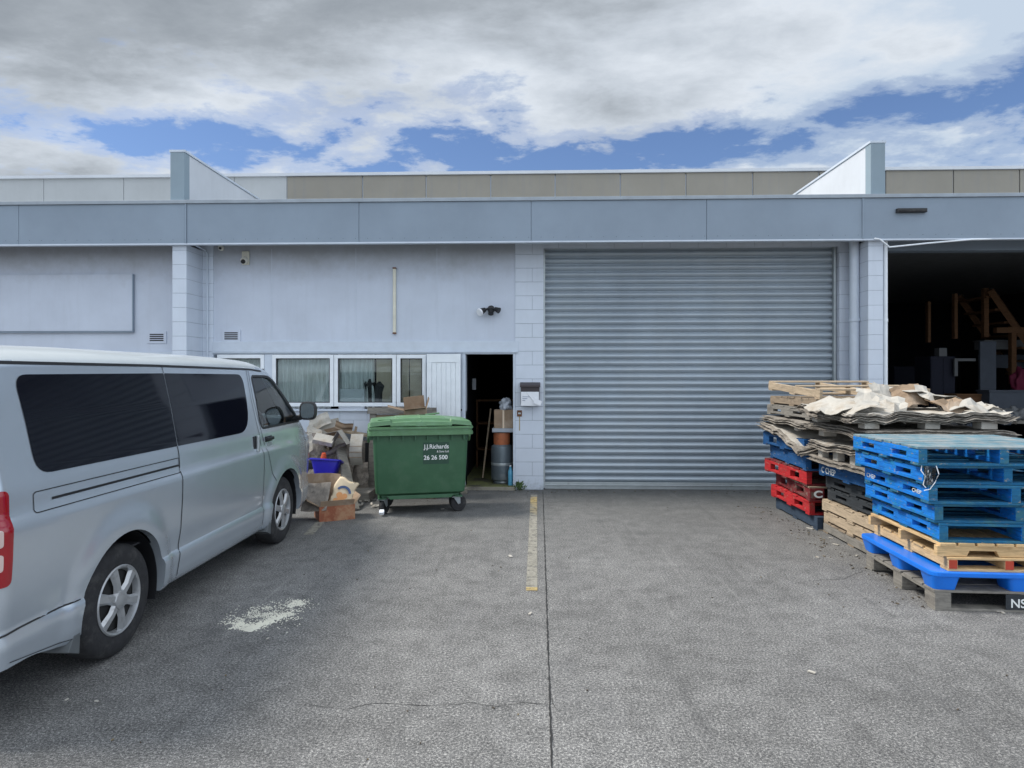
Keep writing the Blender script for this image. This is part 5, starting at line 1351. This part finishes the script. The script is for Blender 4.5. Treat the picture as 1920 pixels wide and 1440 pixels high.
# wheel liners, flaps, wheels
for yc in (0, WBY):
    for s in (1, -1):
        ln = MB(); vs = []
        for a in ARC:
            for x in (.555, .80): vs.append((s*x, yc+.393*math.cos(a), .335+.393*math.sin(a)))
        ln.add(vs, [(2*i, 2*i+1, 2*i+3, 2*i+2) for i in range(len(ARC)-1)])
        b0 = len(ln.v); ln.add([(s*.557, yc+.392*math.cos(a), .335+.392*math.sin(a)) for a in ARC], [tuple(range(len(ARC)))])
        ln.build('arch_liner', M['black'], van, smooth=30)
        mf = MB().prism([(yc-.385, .42), (yc-.405, .18), (yc-.49, .22), (yc-.46, .27), (yc-.42, .34)], s*.70, s*.845, lambda p, q, a: Vector((a, p, q))); mf.build('mud_flap', M['flap'], van, .004)
        mt = T(s*.71, yc, WR) @ RY(R(90*s))
        hw = .095
        tyre = [(.20, -hw), (.245, -hw-.003), (.29, -hw+.002), (.312, -hw+.014), (.323, -hw+.03), (WR, 0), (.323, hw-.03), (.312, hw-.014), (.29, hw-.002), (.245, hw+.003), (.205, hw-.004), (.198, hw-.015)]
        wo = MB().lathe(tyre, 56, mt, closed=True).build('wheel', M['darkrubber'], van, smooth=35)
        # hubcap: rim ring + dish + six tapered spokes
        MB().lathe([(.198, hw-.012), (.203, hw-.002), (.196, hw+.004), (.184, hw-.002), (.176, hw-.035)], 48, mt, caps=False).build('rim', M['hub'], wo, smooth=35, fixn=True)
        MB().lathe([(.178, hw-.04), (.06, hw-.03), (0, hw-.03)], 40, mt).build('dish', M['crack'], wo, smooth=True)
        sp_ = MB()
        for k in range(6):
            ra = R(60*k+12)
            prof = [(.035, .040), (.10, .033), (.187, .045)]
            vs = []
            for (r_, w), hz_ in zip(prof, (hw+.004, hw+.008, hw-.002)):
                for sg_ in (-1, -.55, .55, 1):
                    vs.append(mt @ RZ(ra) @ Vector((r_, sg_*w*.82, hz_-(.018 if abs(sg_) == 1 else 0))))
            sp_.add(vs, [(4*i+j, 4*i+j+1, 4*i+4+j+1, 4*i+4+j) for i in range(2) for j in range(3)])
        sp_.build('spokes', M['hub'], wo, smooth=25)
        MB().lathe([(.062, hw-.012), (.052, hw+.010), (.03, hw+.016), (0, hw+.017)], 24, mt).build('hub_cap', M['hub'], wo, smooth=True)
MB().bx(-.6, .6, -.9, 3.3, .24, .249).build('underbody', M['black'], van)

# ------------------------------------------------------------------ camera, sky, sun
cd = bpy.data.cameras.new('camera'); cam = bpy.data.objects.new('camera', cd); COL.objects.link(cam); S.camera = cam
cam.location = (0, 0, H); cam.rotation_euler = (R(90), 0, TH)
cd.sensor_width = 36; cd.lens = 36*FPX/1920; cd.shift_y = -16/1920; cd.clip_end = 1000; cd.clip_start = .05
SUN_EL, SUN_AZ = 52, -86       # azimuth from +Y, negative = to the left
sd = bpy.data.lights.new('sun', 'SUN'); so_ = bpy.data.objects.new('sun', sd); COL.objects.link(so_)
sd.energy = 3.0; sd.angle = R(17); sd.color = (1, .96, .90)
dirv = Vector((math.sin(R(SUN_AZ))*math.cos(R(SUN_EL)), math.cos(R(SUN_AZ))*math.cos(R(SUN_EL)), math.sin(R(SUN_EL))))
so_.rotation_euler = dirv.to_track_quat('Z', 'Y').to_euler()
w = bpy.data.worlds.new('World'); S.world = w; w.use_nodes = True
t = NT(w)
sky = t.n('ShaderNodeTexSky'); sky.sky_type = 'NISHITA'; sky.sun_disc = False; sky.sun_elevation = R(SUN_EL); sky.sun_rotation = R(SUN_AZ); sky.air_density = 1.0; sky.dust_density = .3; sky.ozone_density = 3.0
tc = t.n('ShaderNodeTexCoord').outputs['Generated']
sep = t.n('ShaderNodeSeparateXYZ', ins={0: tc}); X_, Y__, Z_ = sep.outputs
den = t.math('ADD', t.math('MAXIMUM', Z_, 0.), .16)
cv = t.n('ShaderNodeCombineXYZ', ins={0: t.math('DIVIDE', X_, den), 1: t.math('DIVIDE', Y__, den), 2: 0.}).outputs[0]
mp = t.n('ShaderNodeMapping', ins={'Vector': cv, 'Location': (2.75, .5, 0), 'Scale': (1., 1.25, 1)}).outputs[0]
n1 = noise_n(t, .95, 14, .62, mp, .2)
n2 = noise_n(t, 4.0, 12, .62, mp, .2)
dn = t.math('MULTIPLY_ADD', n2, .55, t.math('MULTIPLY', n1, .85))
# coverage by elevation: clear belt low over the roofs, cloud deck above, small puffs on the skyline
tilt = t.math('MULTIPLY_ADD', X_, -.03, Z_)
bias = t.ramp(tilt, [(.27, .70), (.288, .62), (.306, .45), (.326, .40), (.342, .50), (.375, .73), (.50, .88), (.8, .85)])
dn = t.math('ADD', dn, t.math('MULTIPLY_ADD', bias, .62, -.50))
cover = t.ramp(dn, [(.475, 0.), (.55, .55), (.64, 1.)], 'EASE')
mp3 = t.n('ShaderNodeMapping', ins={'Vector': cv, 'Location': (4.1, 2.4, 0), 'Scale': (.8, 1.5, 1)}).outputs[0]
n3 = noise_n(t, 1.3, 9, .56, mp3, .15)
side = t.math('MULTIPLY_ADD', X_, -.22, 0.)
thick = t.math('ADD', t.math('MULTIPLY_ADD', dn, .75, side), t.math('MULTIPLY_ADD', n3, .9, -.38))
cc = t.ramp(thick, [(.38, (.40, .47, .56)), (.50, (.52, .56, .61)), (.62, (.41, .45, .50)), (.76, (.275, .305, .34)), (.95, (.185, .21, .24))])
# unseen cloud behind the camera brightened as added fill for the facade
lift = t.ramp(t.math('MULTIPLY_ADD', Y__, .5, .5), [(.2, 2.3), (.5, 2.0), (.68, 1.0)])
cc = t.mix(1., cc, lift, 'MULTIPLY')
s1 = t.n('ShaderNodeVectorMath', operation='SCALE', ins={0: sky.outputs[0]}); s1.inputs['Scale'].default_value = .10
skyc = t.mix(1., s1.outputs[0], (.74, .78, .90), 'MULTIPLY')
colr = t.mix(cover, skyc, cc)
bg = t.n('ShaderNodeBackground', ins={0: colr, 1: 1.0})
t.n('ShaderNodeOutputWorld', ins={0: bg.outputs[0]})
S.view_settings.view_transform = 'Standard'; S.view_settings.look = 'None'; S.view_settings.gamma = 1; S.view_settings.exposure = 0.5
S.render.engine = 'CYCLES'
S.cycles.max_bounces = 6
